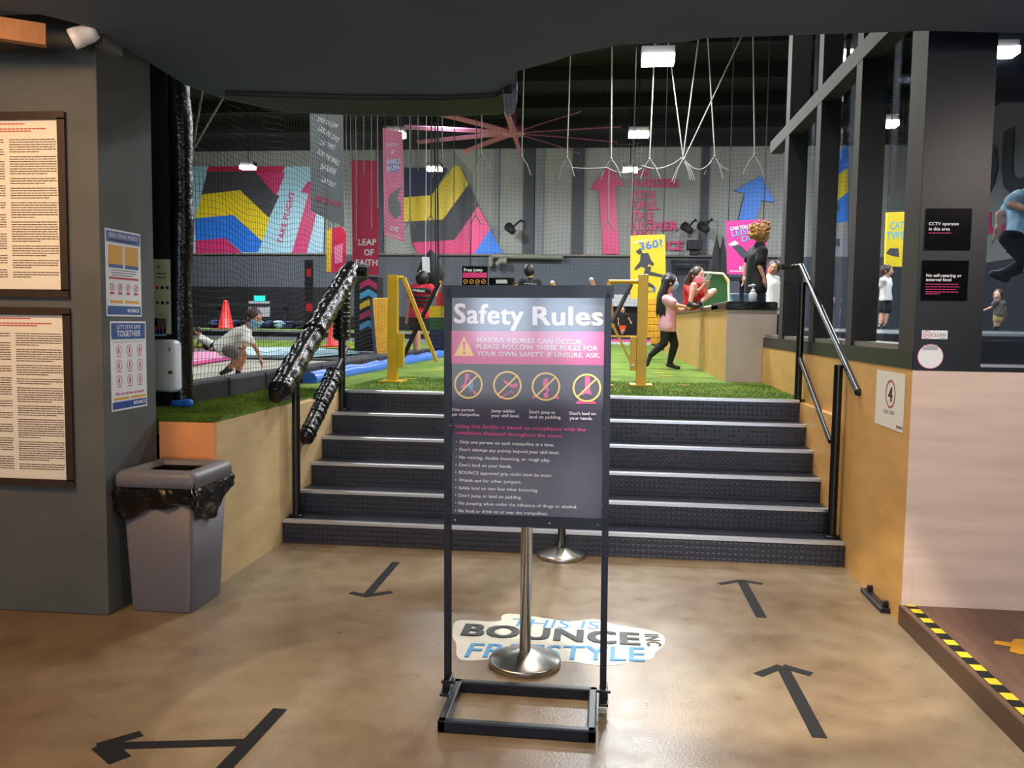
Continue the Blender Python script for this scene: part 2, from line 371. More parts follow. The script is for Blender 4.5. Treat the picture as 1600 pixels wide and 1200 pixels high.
# deck on the right side of the hall
mb = MB(); mb.box((1.95, 5.6, .4), (10.8, YB, DECK)); struct(mb, 'floor_deck', M['grey_dark'])

# ------------------------------------------------------------------ setting: walls
mb = MB(); mb.box((-6.5, YCOL, 0), (XCOL, YCE, 3.6)); struct(mb, 'wall_left', M['column_grey'], bevel=.006)
mb = MB()
mb.box((XCOL+.001, YPN, 0), (XL, YPN+.04, PLAT-.02), 1); mb.box((XL-.04, YPN+.0405, 0), (XL-.0005, YT+.02, PLAT-.02), 0); mb.box((XL, Y0+T, .1), (XL2, YT+.01, PLAT-.03), 0)
mb.box((XL-.006, Y0+T+.02, .2), (XL+.002, Y0+T+.05, PLAT-.02), 2)
struct(mb, 'wall_plywood_left', [M['ply_pale'], M['ply_edge'], M['brown_ink']])
mb = MB(); mb.box((XR, YRW, 0), (XR+.05, 9.7, 1.40), 0); mb.box((XR2+.001, Y0+T, .1), (XR, YT, PLAT-.02), 0); struct(mb, 'wall_plywood_right', M['ply_orange'])
mb = MB(); mb.box((XR+.05, YRW, .105), (6.4, YRW+.05, 1.395)); mb.box((XR, YRW-.004, .105), (XR+.05, YRW, 1.395)); struct(mb, 'wall_plywood_front', M['ply_pink'])
# hall shell
mb = MB(); LED = at(700, 399, Y=YB).z
mb.box((-15.6, YB, LED), (10.9, YB+.2, HALL_TOP), 0); mb.box((-15.6, YB-.12, .4), (10.9, YB+.2, LED), 1)
for px, wd, mi in ((826, .38, 2), (903, .42, 2), (842, .28, 3), (1100, .25, 2), (596, .2, 2), (776, .16, 3)):
    x = at(px, 350, Y=YB).x; mb.box((x-wd/2, YB-.1, LED), (x+wd/2, YB, HALL_TOP), mi)
struct(mb, 'wall_back', [M['hall_wall'], M['hall_low'], M['grey_dark'], M['grey']])
mb = MB(); mb.box((-15.7, 5.4, .4), (-15.5, YB, HALL_TOP)); struct(mb, 'wall_hall_left', M['hall_black'])
mb = MB(); mb.box((10.8, 5.4, 3.5), (11, YB, HALL_TOP), 0); mb.box((10.75, 5.4, .4), (11, YB, 3.5), 1); struct(mb, 'wall_hall_right', [M['hall_wall'], M['grey_dark']])
mb = MB(); mb.box((-15.7, 5.2, HALL_TOP), (11, YB+.2, HALL_TOP+.2))
for k in range(9): mb.box((-15.5, 8+2.6*k, HALL_TOP-.35), (10.8, 8.15+2.6*k, HALL_TOP))
struct(mb, 'ceiling_hall', M['hall_black'])
mb = MB(); mb.box((-15.7, 5.45, .4), (-3.12, 5.5, HALL_TOP)); mb.box((6.5, YRW+.3, .4), (11, YRW+.36, HALL_TOP)); struct(mb, 'wall_hall_front', M['hall_black'])
mb = MB(); mb.box((-6.6, 4.6, CEIL+1.2), (6.6, 4.8, HALL_TOP)); struct(mb, 'wall_above_lobby', M['hall_black'])
# lobby behind the viewer
mb = MB(); mb.box((-6.6, -7, 0), (-6.5, YCOL, CEIL)); struct(mb, 'wall_lobby_side', M['column_grey'])
mb = MB(); mb.box((6.4, -7, 0), (6.5, YRW, CEIL)); struct(mb, 'wall_lobby_far_side', M['column_grey'])
mb = MB(); mb.box((-6.6, -7.1, 0), (6.5, -7, CEIL)); struct(mb, 'wall_rear', M['column_grey'])
for i, (x0, x1, z0, z1) in enumerate(((-2.2, -1.25, 1.25, 2.25), (-1.05, -.2, 1.15, 2.3), (1.2, 3.6, .4, 2.4))):
    mb = MB(); mb.box((x0, -6.99, z0), (x1, -6.96, z1), 0)
    for a, b in (((x0-.06, z0-.06), (x1+.06, z0)), ((x0-.06, z1), (x1+.06, z1+.06)), ((x0-.06, z0), (x0, z1)), ((x1, z0), (x1+.06, z1))): mb.box((a[0], -7, a[1]), (b[0], -6.93, b[1]), 1)
    struct(mb, 'window_%d' % (i+10), [M['window_glow'], M['black_metal']])
# ceiling of the lobby: a dark soffit with an irregular sagging edge
edge_px = [(-250, 40), (60, 22), (150, 44), (200, 78), (245, 105), (290, 133), (350, 155), (450, 176), (560, 181), (690, 182), (780, 179), (800, 168), (806, 112), (862, 97), (900, 84), (970, 70), (1070, 66), (1100, 60), (1300, 53), (1450, 48), (1600, 52), (1700, 56)]
edge = [at(x, y, Z=CEIL) for x, y in edge_px]
poly = [V((-6.6, -7, CEIL))] + [V((-6.6, edge[0].y, CEIL))] + edge[1:] + [V((6.5, edge[-1].y, CEIL)), V((6.5, -7, CEIL))]
mb = MB(); mb.prism(poly, (0, 0, .28)); struct(mb, 'ceiling', M['soffit'])
# rolled black fabric lip along its hanging part
lp = [(352, 150), (450, 153), (560, 156), (690, 157), (775, 153), (797, 140), (800, 152), (796, 170), (780, 177), (690, 180), (560, 179), (450, 174), (354, 154)]
mb = MB(); mb.prism([at(x, y, Z=CEIL-.03) for x, y in lp], (0, 0, .029)); struct(mb, 'trim_1', M['black_matte'], bevel=.008)
mb = MB(); P = [at(x, y, Y=5.2) for x, y in ((786, 112), (806, 110), (806, 160), (801, 176), (792, 180), (788, 160))]; mb.prism(P, (0, .01, 0)); mb.tube([P[0], P[-1], P[-2]], .008, 6); mb.tube([P[1], P[2], P[3], P[4]], .009, 6)
for k in range(3): mb.tube([P[0].lerp(P[1], .3*k+.1), P[5].lerp(P[3], .3*k+.1)], .007, 6)
place(mb, 'plastic_sheet', mat('clear_sheet', (96, 104, 112), .15, bump=.5, bscale=12), 'folded translucent plastic sheet hanging at the end of the black soffit', 'plastic sheet')
mb = MB(); a = at(0, 22, Z=2.97); b = at(72, 56, Z=2.97); mb.obox(V((a.x-1.2, a.y-.45, 2.99)), b, .05, .10); struct(mb, 'trim_2', M['timber'])
# brown-lit timber soffit panel at top left
mb = MB(); a = at(60, 2, Z=3.04); mb.box((-6.5, 1.2, 3.02), (-3.05, YCOL, 3.049)); struct(mb, 'trim_3', M['lip'])

# ------------------------------------------------------------------ steel and glass screen along the right
def mull_y(px): return at(px, 400, X=XR).y
mb = MB()
ym = [YRW+.0, mull_y(1335), mull_y(1274.5), mull_y(1226)]
wm = [.24, .13, .14, .16]
for y, wd, pe in zip(ym, wm, (1436, 1375, 1305, 1256)):
    xe = max(at(pe, 400, Y=y).x, XR+.12) if pe != 1436 else XR+.2
    mb.box((XR, y, 1.40), (XR+.004, y+wd, 5.0), 1); mb.box((XR+.004, y, 1.40), (xe, y+wd, 5.0), 0)
zb = 1.40
mb.box((XR-.004, YRW, 1.40), (XR+.25, 9.0, 1.50), 0); ztr = at(1222, 212, X=XR).z; mb.box((XR-.002, YRW, ztr-.06), (XR+.12, 9.0, ztr+.06), 1)
mb.box((XR+.02, YRW, 1.5), (XR+.25, 9, 1.53), 2)
struct(mb, 'window_1', [M['black_paint'], mat('mullion_face', (48, 43, 35), .75, var=.1), M['lip']])
mb = MB()
for (a, b) in ((ym[0]+wm[0], ym[1]), (ym[1]+wm[1], ym[2]), (ym[2]+wm[2], ym[3])): mb.box((XR+.2, a, 1.5), (XR+.206, b, 5.0))
struct(mb, 'window_2', M['glass'])
xw = at(1541, 400, Y=YRW).x
mb = MB(); mb.box((XR+.002, YRW-.002, 1.395), (xw, YRW+.1, 5), 0); mb.box((xw, YRW-.002, 1.395), (6.4, YRW+.1, 1.42), 0)
mb.box((xw, YRW-.006, 1.42), (6.4, YRW+.12, 1.435), 1); mb.box((xw, YRW+.1, 1.42), (6.4, YRW+.13, 1.56), 0); mb.box((xw, YRW+.06, 1.585), (6.4, YRW+.12, 1.60), 1)
mb.box((5.2, YRW, 1.4), (6.4, YRW+.1, 5), 0)
struct(mb, 'window_3', [M['black_paint'], M['alu']])
mb = MB(); mb.box((xw, YRW+.04, 1.435), (5.2, YRW+.046, 5)); struct(mb, 'window_4', M['glass'])
# black glossy pads along the near edge of the deck
mb = MB(); mb.box((XR+.26, 5.3, 1.2), (7.5, 5.6, DECK-.03)); place(mb, 'edge_pad', M['wrap_black'], 'black shiny vinyl pad along trampoline edge behind the front window', 'pad')

# ------------------------------------------------------------------ staircase
st = thing('staircase', 'black studded rubber staircase with six silver edged steps', 'staircase', (-.3, Y0, 0))
for i in range(6):
    y = Y0+i*T; x0, x1 = (XL+.001, XR-.001) if i == 0 else (XL2+.001, XR2)
    mb = MB(); z0 = i*RH
    y1 = y+T if i < 5 else y+.08
    mb.box((x0, y+.012, z0), (x1, y1+.012, z0+RH-(.004 if i < 5 else .02)))
    s = mb.build('step', M['rubber'], st)
    mb = MB()
    mb.v = []; pr = [(0, -.024), (0, -.004), (.004, 0), (.042, 0), (.042, -.004), (.012, -.004), (.008, -.024)]
    pts = [V((x0+.002, y+a, z0+RH+b)) for a, b in pr]; mb.prism(pts[::-1], (x1-x0-.004, 0, 0)); mb.build('nosing', M['alu'], s)

# ------------------------------------------------------------------ handrails
def rail(name, label, xr, post_px, up_px, lo_px, wrapped):
    Pb = [at(px, py, Z=z) for px, py, z in post_px]
    xr = sum(p.x for p in Pb)/len(Pb)
    t = thing(name, label, 'handrail', (xr, (Pb[0].y+Pb[1].y)/2, 0))
    u = [at(px, py, X=xr) for px, py in up_px]; l = [at(px, py, X=xr) for px, py in lo_px]
    def zat(seg, y): a, b = seg; return a.z+(b.z-a.z)*(y-a.y)/(b.y-a.y)
    for p, q in zip(Pb, post_px):
        mb = MB(); zt = zat(u, p.y) - .01
        mb.tube([(xr, p.y, q[2]), (xr, p.y, zt)], .030, 14); mb.lathe((xr, p.y, q[2]), [(.055, 0), (.055, .008), (.03, .01)], 20)
        mb.build('post', M['black_gloss'], t)
    return t, xr, u, l, Pb
HR, xr, u, l, Pb = rail('handrail', 'bare black steel handrail along the orange plywood on the right side of the stairs', 1.5,
    [(1297, 838, RH), (1247, 656, 5*RH)], [(1330, 612), (1243, 415)], [(1298, 690), (1247, 552)], False)
off = V((.045, 0, 0))
mb = MB(); mb.tube([u[0]+off, u[1]+off, u[1]+off+V((0, .04, .0)), u[1]+V((-.03, .06, -.005)), u[1]+V((-.11, .06, -.008))], .024, 14); mb.ball(u[0]+off, .028); mb.build('top_rail', M['black_gloss'], HR)
mb = MB(); mb.tube([l[0], l[1]], .019, 12); mb.build('lower_rail', M['black_gloss'], HR)
for p in Pb: mb = MB(); mb.box((xr, p.y-.02, 1.15 if p.y < 6.4 else 1.2), (XR2+.0, p.y+.02, 1.19 if p.y < 6.4 else 1.24)); mb.build('bracket', M['black_gloss'], HR)

def wrapped(pts, r, seed, squeeze=()):
    """plastic wrapped foam round a rail: wrinkled tube with taped waists"""
    rnd = random.Random(seed); P = []; R = []
    n = 90
    a, b = V(pts[0]), V(pts[1])
    for i in range(n+1):
        t = i/n; q = a.lerp(b, t)
        rr = r*(1+.05*math.sin(i*.9+seed)+.045*rnd.uniform(-1, 1))
        for s in squeeze: rr *= 1-.22*math.exp(-((t-s)/.012)**2)
        if t < .04: rr *= .55+.45*t/.04
        if t > .97: rr *= .75+.25*(1-t)/.03
        P.append(q); R.append(rr)
    mb = MB(); mb.tube(P, R, 20)
    vs = []
    for v in mb.v:
        d = V(v); k = noise.noise(d*9)*.006+noise.noise(d*30)*.001; c = a + (b-a)*((d-a).dot(b-a)/(b-a).length_squared)
        dr = (d-c).normalized() if (d-c).length > 1e-5 else V((0,0,0)); vs.append(tuple(d+dr*k))
    mb.v = vs; return mb
HL, xl, u, l, Pb = rail('handrail', 'handrail wrapped in black plastic foam on the left side of the stairs', -2.0,
    [(459, 805, RH), (538, 640, 5*RH)], [(430, 622), (549, 418)], [(474, 688), (541, 545)], True)
mb = wrapped((u[0], u[1]+V((0, .03, 0))), .085, 3, (.42, .75)); mb.build('wrapped_top_rail', M['wrap_black'], HL)
mb = wrapped((u[1]+V((-.02, .03, -.01)), u[1]+V((.14, .04, -.03))), .06, 9); mb.build('wrapped_end', M['wrap_black'], HL)
mb = wrapped((l[0], l[0].lerp(l[1], .72)), .070, 5, (.45,)); mb.build('wrapped_lower_rail', M['wrap_black'], HL)
mb = MB(); mb.tube([l[0].lerp(l[1], .7), l[1]+V((0, .02, .015))], .02, 12); mb.build('lower_rail', M['black_gloss'], HL)
mb = wrapped((V((xl, Pb[1].y, at(538, 532, X=xl).z)), V((xl, Pb[1].y, at(538, 440, X=xl).z))), .075, 8); mb.build('wrapped_post', M['wrap_black'], HL)

# ------------------------------------------------------------------ free standing sign
YS = 3.45
c0 = at(820, 1150, Z=0)
FS = Frame((0, YS, 0), (1, 0, .008), (-.008, 0, 1))
sgn = thing('sign_stand', 'tall black poster stand headed Safety Rules in front of the stairs', 'sign', (at(818, 1110, Z=.05).x, YS, 0))
tl = FS.uv(703, 462); br = FS.uv(946, 812); bl = FS.uv(701, 806); tr = FS.uv(951, 465)
ML = FS.uv(697, 455); MR = FS.uv(956, 462)
mb = MB(); mb.rect(FS, bl.x, bl.y-.004, tr.x, tl.y+.004, 0, -.022, .020); pan = mb.build('poster_board', M['grey_dark'], sgn)
xa, xb = ML.x+.008, MR.x-.012
zt = tl.y+.035; zb_ = bl.y-.03
def bar(fr, u0, v0, u1, v1, n0, th, m, name, par, bev=.004):
    b = MB(); b.rect(fr, u0, v0, u1, v1, 0, n0, th); return b.build(name, m, par, bevel=bev)
for x in (xa, xb): bar(FS, x-.012, .07, x+.008, zt-.004, -.02, .026, M['black_metal'], 'upright', sgn)
bar(FS, xa-.013, zt-.035, xb+.013, zt, -.024, .034, M['black_metal'], 'top_rail', sgn, .008)
bar(FS, xa, zb_, xb, zb_+.032, -.024, .034, M['black_metal'], 'bottom_rail', sgn, .005)
for x in (xa+.004, xb-.004): bar(FS, x-.004, zb_, x+.006, zt-.01, -.018, .028, M['black_metal'], 'side_rail', sgn)
for t in (.05, .35, .65, .95): mb = MB(); mb.lathe(FS.p(xa+(xb-xa)*t, zb_+.014, .010), [(.004, 0), (.004, .003), (.0001, .004)], 8, axis=FS.N); mb.build('screw', M['steel'], sgn)
for x in (xa+.012, xb-.012):
    for k in (.1, .42, .75): mb = MB(); mb.lathe(FS.p(x, zb_+(zt-zb_)*k, .010), [(.003, 0), (.003, .003), (.0001, .004)], 8, axis=FS.N); mb.build('screw', M['steel'], sgn)
# foot frame on the floor
fl = at(683, 1145, Z=0); frr = at(931, 1160, Z=0); rl = at(706, 1076, Z=0); y0f = fl.y+.0; y1f = y0f+.40
xf0, xf1 = fl.x, frr.x
mb = MB()
mb.box((xf0, y0f, 0), (xf1, y0f+.035, .05)); mb.box((xf0, y1f-.035, 0), (xf1, y1f, .05)); mb.box((xf0, y0f, 0), (xf0+.035, y1f, .05)); mb.box((xf1-.035, y0f, 0), (xf1, y1f, .05))
mb.build('foot_frame', M['black_metal'], sgn, bevel=.006)
for x in (xa, xb):
    mb = MB(); mb.box((x-.016, YS-.05, .045), (x+.016, YS+.05, .10)); mb.box((x-.02, YS-.09, .048), (x+.02, YS+.09, .06)); mb.tube([(x-.03, YS, .075), (x+.03, YS, .075)], .008, 8); mb.build('clamp', M['black_gloss'], sgn, bevel=.003)
# glossy printed poster
def gloss(name, c, r=.09): return mat(name, c, r, coat=.6, bump=.02, bscale=5)
g_dark, g_pink, g_white, g_yel, g_pk, g_bl = gloss('print_dark', (66, 64, 84), .10), gloss('print_pink', (214, 70, 140), .10), gloss('print_white', (232, 226, 236)), gloss('print_yellow', (246, 206, 108)), gloss('print_magenta', (222, 84, 150)), gloss('print_blue', (90, 150, 215))
pm = [g_dark, g_pink, g_white, g_yel, g_pk, g_bl]
mb = MB(); mb.rect(FS, bl.x+.004, bl.y+.002, tr.x-.006, tl.y-.004, 0, -.0015, .001)
y1 = FS.uv(704, 517).y; y2 = FS.uv(704, 568).y
mb.rect(FS, bl.x+.004, y2, tr.x-.006, y1, 1, -.0004, .0008)
mb.textpx(FS, 'Safety', (709, 504), (818, 507), 31, 2, .035, .001); mb.textpx(FS, 'Rules', (832, 507.5), (942, 508), 30, 2, .035, .001)
mb.textpx(FS, 'SERIOUS INJURIES CAN OCCUR.', (744.5, 534), (911, 538), 7.5, 2, .02, .001)
mb.textpx(FS, 'PLEASE FOLLOW THESE RULES FOR', (744.5, 545), (934, 548), 7.5, 2, .02, .001)
mb.textpx(FS, 'YOUR OWN SAFETY. IF UNSURE, ASK.', (745, 556), (937.5, 559), 7.5, 2, .02, .001)
tri = [(725, 525.5), (741, 556), (709.5, 556)]; mb.flatpx(FS, tri, 3, .0005, .0006)
mb.flatpx(FS, [(723, 533), (727.6, 533), (726.3, 547), (724.2, 547)], 4, .0012, .0004); mb.flatpx(FS, [(723.2, 549.5), (727.3, 549.5), (727.3, 553), (723.2, 553)], 4, .0012, .0004)
pic = [(732, 600.5), (792.8, 602), (853, 604), (917, 606)]
figs = [
    [([(727, 585), (732, 586), (733, 594), (729, 603), (722, 607), (720, 605), (726, 598)], 4), ([(731, 594), (738, 593), (740, 604), (736, 612), (733, 606), (729, 602)], 5), ([(738, 608), (744, 612), (745, 616), (740, 616)], 4)],
    [([(785, 592), (799, 600), (803, 601), (807, 603), (804, 607), (796, 604), (788, 598)], 4), ([(778, 622), (800, 610), (805, 618), (799, 612), (784, 622)], 4)],
    [([(849, 594), (853, 592), (857, 596), (855, 602), (859, 610), (855, 613), (850, 606), (848, 600)], 4), ([(849, 615), (856, 612), (857, 622), (850, 622)], 4), ([(835, 616), (839, 622), (831, 622)], 4), ([(870, 616), (875, 623), (866, 623)], 4)],
    [([(914, 588), (922, 588), (922, 610), (925, 617), (922, 617), (918, 612), (911, 617), (909, 617), (914, 608)], 4), ([(904, 625), (928, 626), (932, 631), (899, 631)], 4)]]
heads = [(730, 587), (806, 602), (853, 594), (918, 612)]
for (px, py), fg, hd in zip(pic, figs, heads):
    c = FS.uv(px, py); r = (FS.uv(px+21, py)-c).length
    for pts, m in fg: mb.flatpx(FS, pts, m, .0005, .0005)
    mb.disc(FS, FS.uv(*hd), .0095, 4, .0005, .0006, 14)
    mb.ring(FS, c, r, .0075, 3, .0012); d = r*.70; mb.strip(FS, (c.x-d, c.y-d), (c.x+d, c.y+d), .0065, 3, .0012, .0005)
for a, b, x0, x1, x2, y in (('One person', 'per trampoline.', 706, 741, 750, 642), ('Jump within', 'your skill level.', 767.5, 804, 812, 644), ("Don't jump or", 'land on padding.', 827, 868, 877, 646), ("Don't land on", 'your hands.', 890, 931, 926, 648)):
    mb.textpx(FS, a, (x0, y), (x1, y+.7), 5, 2, .025, .001); mb.textpx(FS, b, (x0, y+7.5), (x2, y+8.2), 5, 2, .025, .001)
mb.textpx(FS, 'Using this facility is based on compliance with the', (712, 668), (915, 674), 5.6, 4, .02, .001)
mb.textpx(FS, 'conditions displayed throughout the venue.', (712, 678), (880, 684), 5.6, 4, .02, .001)
for k, (s_, x1) in enumerate((('Only one person on each trampoline at a time.', 866), ("Don't attempt any activity beyond your skill level.", 874), ('No running, double bouncing, or rough play.', 860), ("Don't land on your hands.", 800), ('BOUNCE approved grip socks must be worn.', 863), ('Watch out for other jumpers.', 815), ('Safely land on two feet when bouncing.', 841), ("Don't jump or land on padding.", 815), ('No jumping when under the influence of drugs or alcohol.', 902), ('No food or drink on or near the trampolines.', 856))):
    y = 692.5+k*11.95; x = 718-k*.22; mb.textpx(FS, s_, (x, y), (x1, y+(x1-x)*.034), 5, 2, .02, .001); mb.disc(FS, FS.uv(713-k*.15, y-2.5), .0028, 2, .0008, .0005, 8)
mb.build('printed_poster', pm, pan)

# ------------------------------------------------------------------ stanchions
for i, (bx, by, lab) in enumerate(((820, 1041, 'stainless steel stanchion standing directly behind the safety sign on the floor decal'), (877, 873, 'stainless steel stanchion standing at the foot of the stairs'))):
    c = at(bx, by-4, Z=0)
    t = thing('stanchion', lab, 'stanchion', c, 'stainless stanchions between the sign and the stairs')
    mb = MB(); mb.lathe(c, [(.170, 0), (.172, .004), (.172, .022), (.165, .028), (.05, .062), (.034, .066)], 56); mb.build('base', M['steel_brushed'], t)
    mb = MB(); mb.lathe(c, [(.027, .064), (.027, .93), (.030, .93), (.030, .99), (.022, 1.0), (.0001, 1.0)], 28); mb.build('pole', M['steel'], t)
    mb = MB(); mb.box((c.x-.024, c.y-.034, .935), (c.x+.024, c.y-.026, .98)); mb.build('belt_clip', M['black_matte'], t)

# ------------------------------------------------------------------ waste bin
A = at(207, 953, Z=0); B = at(296, 960, Z=0); C = at(345, 925, Z=0); y_f = (A.y+B.y)/2
bx0, bx1, by0, by1 = A.x, B.x, y_f, C.y
if by1 < by0+.3: by1 = by0+.3
bin_ = thing('waste_bin', 'tall grey plastic rubbish bin lined with a black bag beside the plywood wall', 'bin', ((bx0+bx1)/2, (by0+by1)/2, 0))
def rrect(x0, y0, x1, y1, r, z, n=5):
    P = []
    for cx, cy, a0 in ((x1-r, y1-r, 0), (x0+r, y1-r, 90), (x0+r, y0+r, 180), (x1-r, y0+r, 270)):
        for k in range(n): a = math.radians(a0+90*k/(n-1)); P.append(V((cx+r*math.cos(a), cy+r*math.sin(a), z)))
    return P
def loft(mb, rings, m=0, caps=(True, True), smooth=True):
    n = len(rings[0]); vs = [p for r in rings for p in r]; fs = []
    for i in range(len(rings)-1):
        for k in range(n): fs.append((i*n+k, i*n+(k+1) % n, (i+1)*n+(k+1) % n, (i+1)*n+k))
    if caps[0]: fs.append(tuple(range(n-1, -1, -1)))
    if caps[1]: fs.append(tuple((len(rings)-1)*n+k for k in range(n)))
    mb.add(vs, fs, m, smooth)
ZT = .745; g = .035
mb = MB(); loft(mb, [rrect(bx0, by0, bx1, by1, .02, 0), rrect(bx0-.001, by0, bx1+.001, by1, .022, .01), rrect(bx0-g, by0-g*.6, bx1+g, by1+g*.6, .025, ZT-.05)], 0); mb.build('body', M['bin_grey'], bin_)
# liner folded over the rim
rnd = random.Random(4); rings = []; n = 72
def per(t, ex, z):
    x0, y0, x1, y1 = bx0-g-ex, by0-g*.6-ex, bx1+g+ex, by1+g*.6+ex; L = [(x0, y0), (x1, y0), (x1, y1), (x0, y1)]; s = (t*4) % 4; k = int(s); f = s-k; a = L[k]; b = L[(k+1) % 4]
    return V((a[0]+(b[0]-a[0])*f, a[1]+(b[1]-a[1])*f, z))
for j in range(9):
    ring = []
    for k in range(n):
        t = k/n; drop = .165+.035*math.sin(t*2*PI*3+1.2)+.015*math.sin(t*2*PI*8)+.05*math.exp(-((t-.36)/.05)**2)
        z = ZT-.01-drop*j/8; ex = .006+.026*math.sin(j/8*PI)+.03*noise.noise(V((t*22, j*.9, 3)))+.006*noise.noise(V((t*60, j*2.1, 7)))
        ring.append(per(t, max(ex, .003), z))
    rings.append(ring)
mb = MB(); loft(mb, rings, 0, (False, False)); lb = mb.build('bin_bag', M['bag_black'], bin_)
mb = MB()
ox0, oy0, ox1, oy1 = bx0-g-.028, by0-g*.6-.028, bx1+g+.028, by1+g*.6+.028
def lidring(ins, z, r=.035, arch=0):
    P = rrect(ox0+ins, oy0+ins, ox1-ins, oy1-ins, max(r-ins*.5, .008), z)
    cx, cy = (ox0+ox1)/2, (oy0+oy1)/2
    return [V((p.x, p.y, p.z + arch*(1-((p.x-cx)/((ox1-ox0)/2))**2)*.6 + arch*(1-((p.y-cy)/((oy1-oy0)/2))**2)*.4)) for p in P]
loft(mb, [lidring(.012, ZT-.045), lidring(0, ZT-.04), lidring(0, ZT+.015, .035, .02), lidring(.015, ZT+.035, .035, .02), lidring(.055, ZT+.045, .03, .012), lidring(.072, ZT+.035, .03), lidring(.078, ZT+.014, .03)], 0, (False, False))
mb.build('lid_rim', M['bin_lid'], bin_)
mb = MB(); loft(mb, [lidring(.079, ZT+.016, .03), lidring(.082, ZT-.06, .03), lidring(.10, ZT-.22, .03)], 0, (False, True)); mb.build('bag_interior', M['bag_black'], bin_)

# ------------------------------------------------------------------ left column: framed notices, posters, camera
FW = Frame((0, YCOL, 0), (1, 0, 0), (0, 0, 1))
def fine_text(mb, fr, u0, v0, u1, v1, rows, m, seed, gaps=.28, th=.35):
    """rows of print too small to read: broken fine lines"""
    r = random.Random(seed); step = (v0-v1)/rows; para = 0
    for k in range(rows):
        if para <= 0:
            para = r.randint(3, 9); continue
        para -= 1; v = v0-(k+.5)*step; end = u1 if para else u0+(u1-u0)*r.uniform(.35, .85); u = u0
        while u < end-.004:
            L = min(r.uniform(.008, .035), end-u); mb.rect(fr, u, v-step*th/2, u+L, v+step*th/2, m, .0012, .0004); u += L+.0035
notices = []
for k, (q1, q2, lab) in enumerate((((104, 176), (109, 464), 'black framed cream notice with tiny print and red heading, upper of two on the column'), ((111, 482), (119, 760), 'black framed cream notice with tiny print, lower of two on the column'))):
    a = FW.uv(*q1); b = FW.uv(*q2); u1 = (a.x+b.x)/2; u0 = u1-.72; v1 = a.y; v0 = b.y; fw = .034
    t = thing('framed_notice', lab, 'framed notice', FW.p((u0+u1)/2, v0, 0), 'framed notices on the grey column')
    mb = MB()
    mb.rect(FW, u0, v0, u1, v0+fw, 0, .001, .022); mb.rect(FW, u0, v1-fw, u1, v1, 0, .001, .022); mb.rect(FW, u0, v0+fw, u0+fw, v1-fw, 0, .001, .022); mb.rect(FW, u1-fw, v0+fw, u1, v1-fw, 0, .001, .022)
    mb.build('frame', M['frame_brown'], t, bevel=.004)
    mb = MB(); mb.rect(FW, u0+fw, v0+fw, u1-fw, v1-fw, 0, .001, .006)
    FP = Frame(FW.p(0, 0, .007), (1, 0, 0), (0, 0, 1)); pu1 = u1-fw-.015
    for vv, xx in ((v1-fw-.022, .30), (v1-fw-.048, .10), (v1-fw-.060, .24)):
        uu = u0+.05
        while uu < pu1-xx*.6: mb.rect(FP, uu, vv-.003, min(uu+.02, pu1-xx*.6), vv+.003, 2, .0012, .0004); uu += .023
    fine_text(mb, FP, pu1-.27, v1-fw-.085, pu1-.005, v0+fw+.05, 62 if k else 60, 1, 11+k); fine_text(mb, FP, u0+fw+.03, v1-fw-.085, pu1-.30, v0+fw+.05, 60, 1, 31+k)
    mb.build('notice_sheet', [M['paper'], M['brown_ink'], M['ink_red']], t)

FC = Frame((XCOL, 0, 0), (0, 1, 0), (0, 0, 1))
def fbox(fr, q):  # bounding uv of a px quad
    P = [fr.uv(*p) for p in q]; return min(p.x for p in P), min(p.y for p in P), max(p.x for p in P), max(p.y for p in P)
# poster A
u0, v0, u1, v1 = fbox(FC, [(163, 357), (218, 366), (221, 494), (168, 494)])
W_ = u1-u0; H_ = v1-v0
mb = MB(); R = lambda a, b, c, d, m: mb.rect(FC, u0+a*W_, v0+b*H_, u0+c*W_, v0+d*H_, m, .0025, .0006)
mb.rect(FC, u0, v0, u1, v1, 0, .001, .001)
R(.03, .85, .97, .98, 1); R(.03, .02, .97, .12, 1); R(.08, .60, .47, .82, 2); R(.53, .60, .92, .82, 2); R(.08, .56, .47, .60, 1); R(.53, .56, .92, .60, 1); R(.08, .43, .92, .455, 3)
for k in range(3): R(.15, .53-.028*k, .85-.1*(k == 2), .537-.028*k, 4)
for k in range(4):
    c = (u0+W_*(.16+.225*k), v0+H_*.34); mb.ring(FC, c, .018, .004, 3, .003, 18); mb.strip(FC, (c[0]-.004, c[1]-.008), (c[0]+.005, c[1]+.009), .006, 3, .003, .0004); mb.rect(FC, c[0]-.017, c[1]-.040, c[0]+.017, c[1]-.027, 3, .003, .0005)
R(.1, .155, .45, .185, 2); R(.52, .155, .92, .185, 2)
mb.text(FC, 'ZERO TOUCH POLICY', (u0+W_*.09, v0+H_*.91), (u0+W_*.91, v0+H_*.91), .020, 0, .02, .0035); mb.text(FC, 'BOUNCE', (u0+W_*.58, v0+H_*.05), (u0+W_*.92, v0+H_*.05), .020, 0, .05, .0035)
for k in range(12): R(.14+.06*k, .87, .18+.06*k, .885, 5)
pA = place(mb, 'poster', [M['white'], M['poster_blue'], M['mat_yellow'], M['crimson'], M['grey_dark'], M['sky']], 'blue and white ZERO TOUCH POLICY poster, upper one on the column side', 'poster')
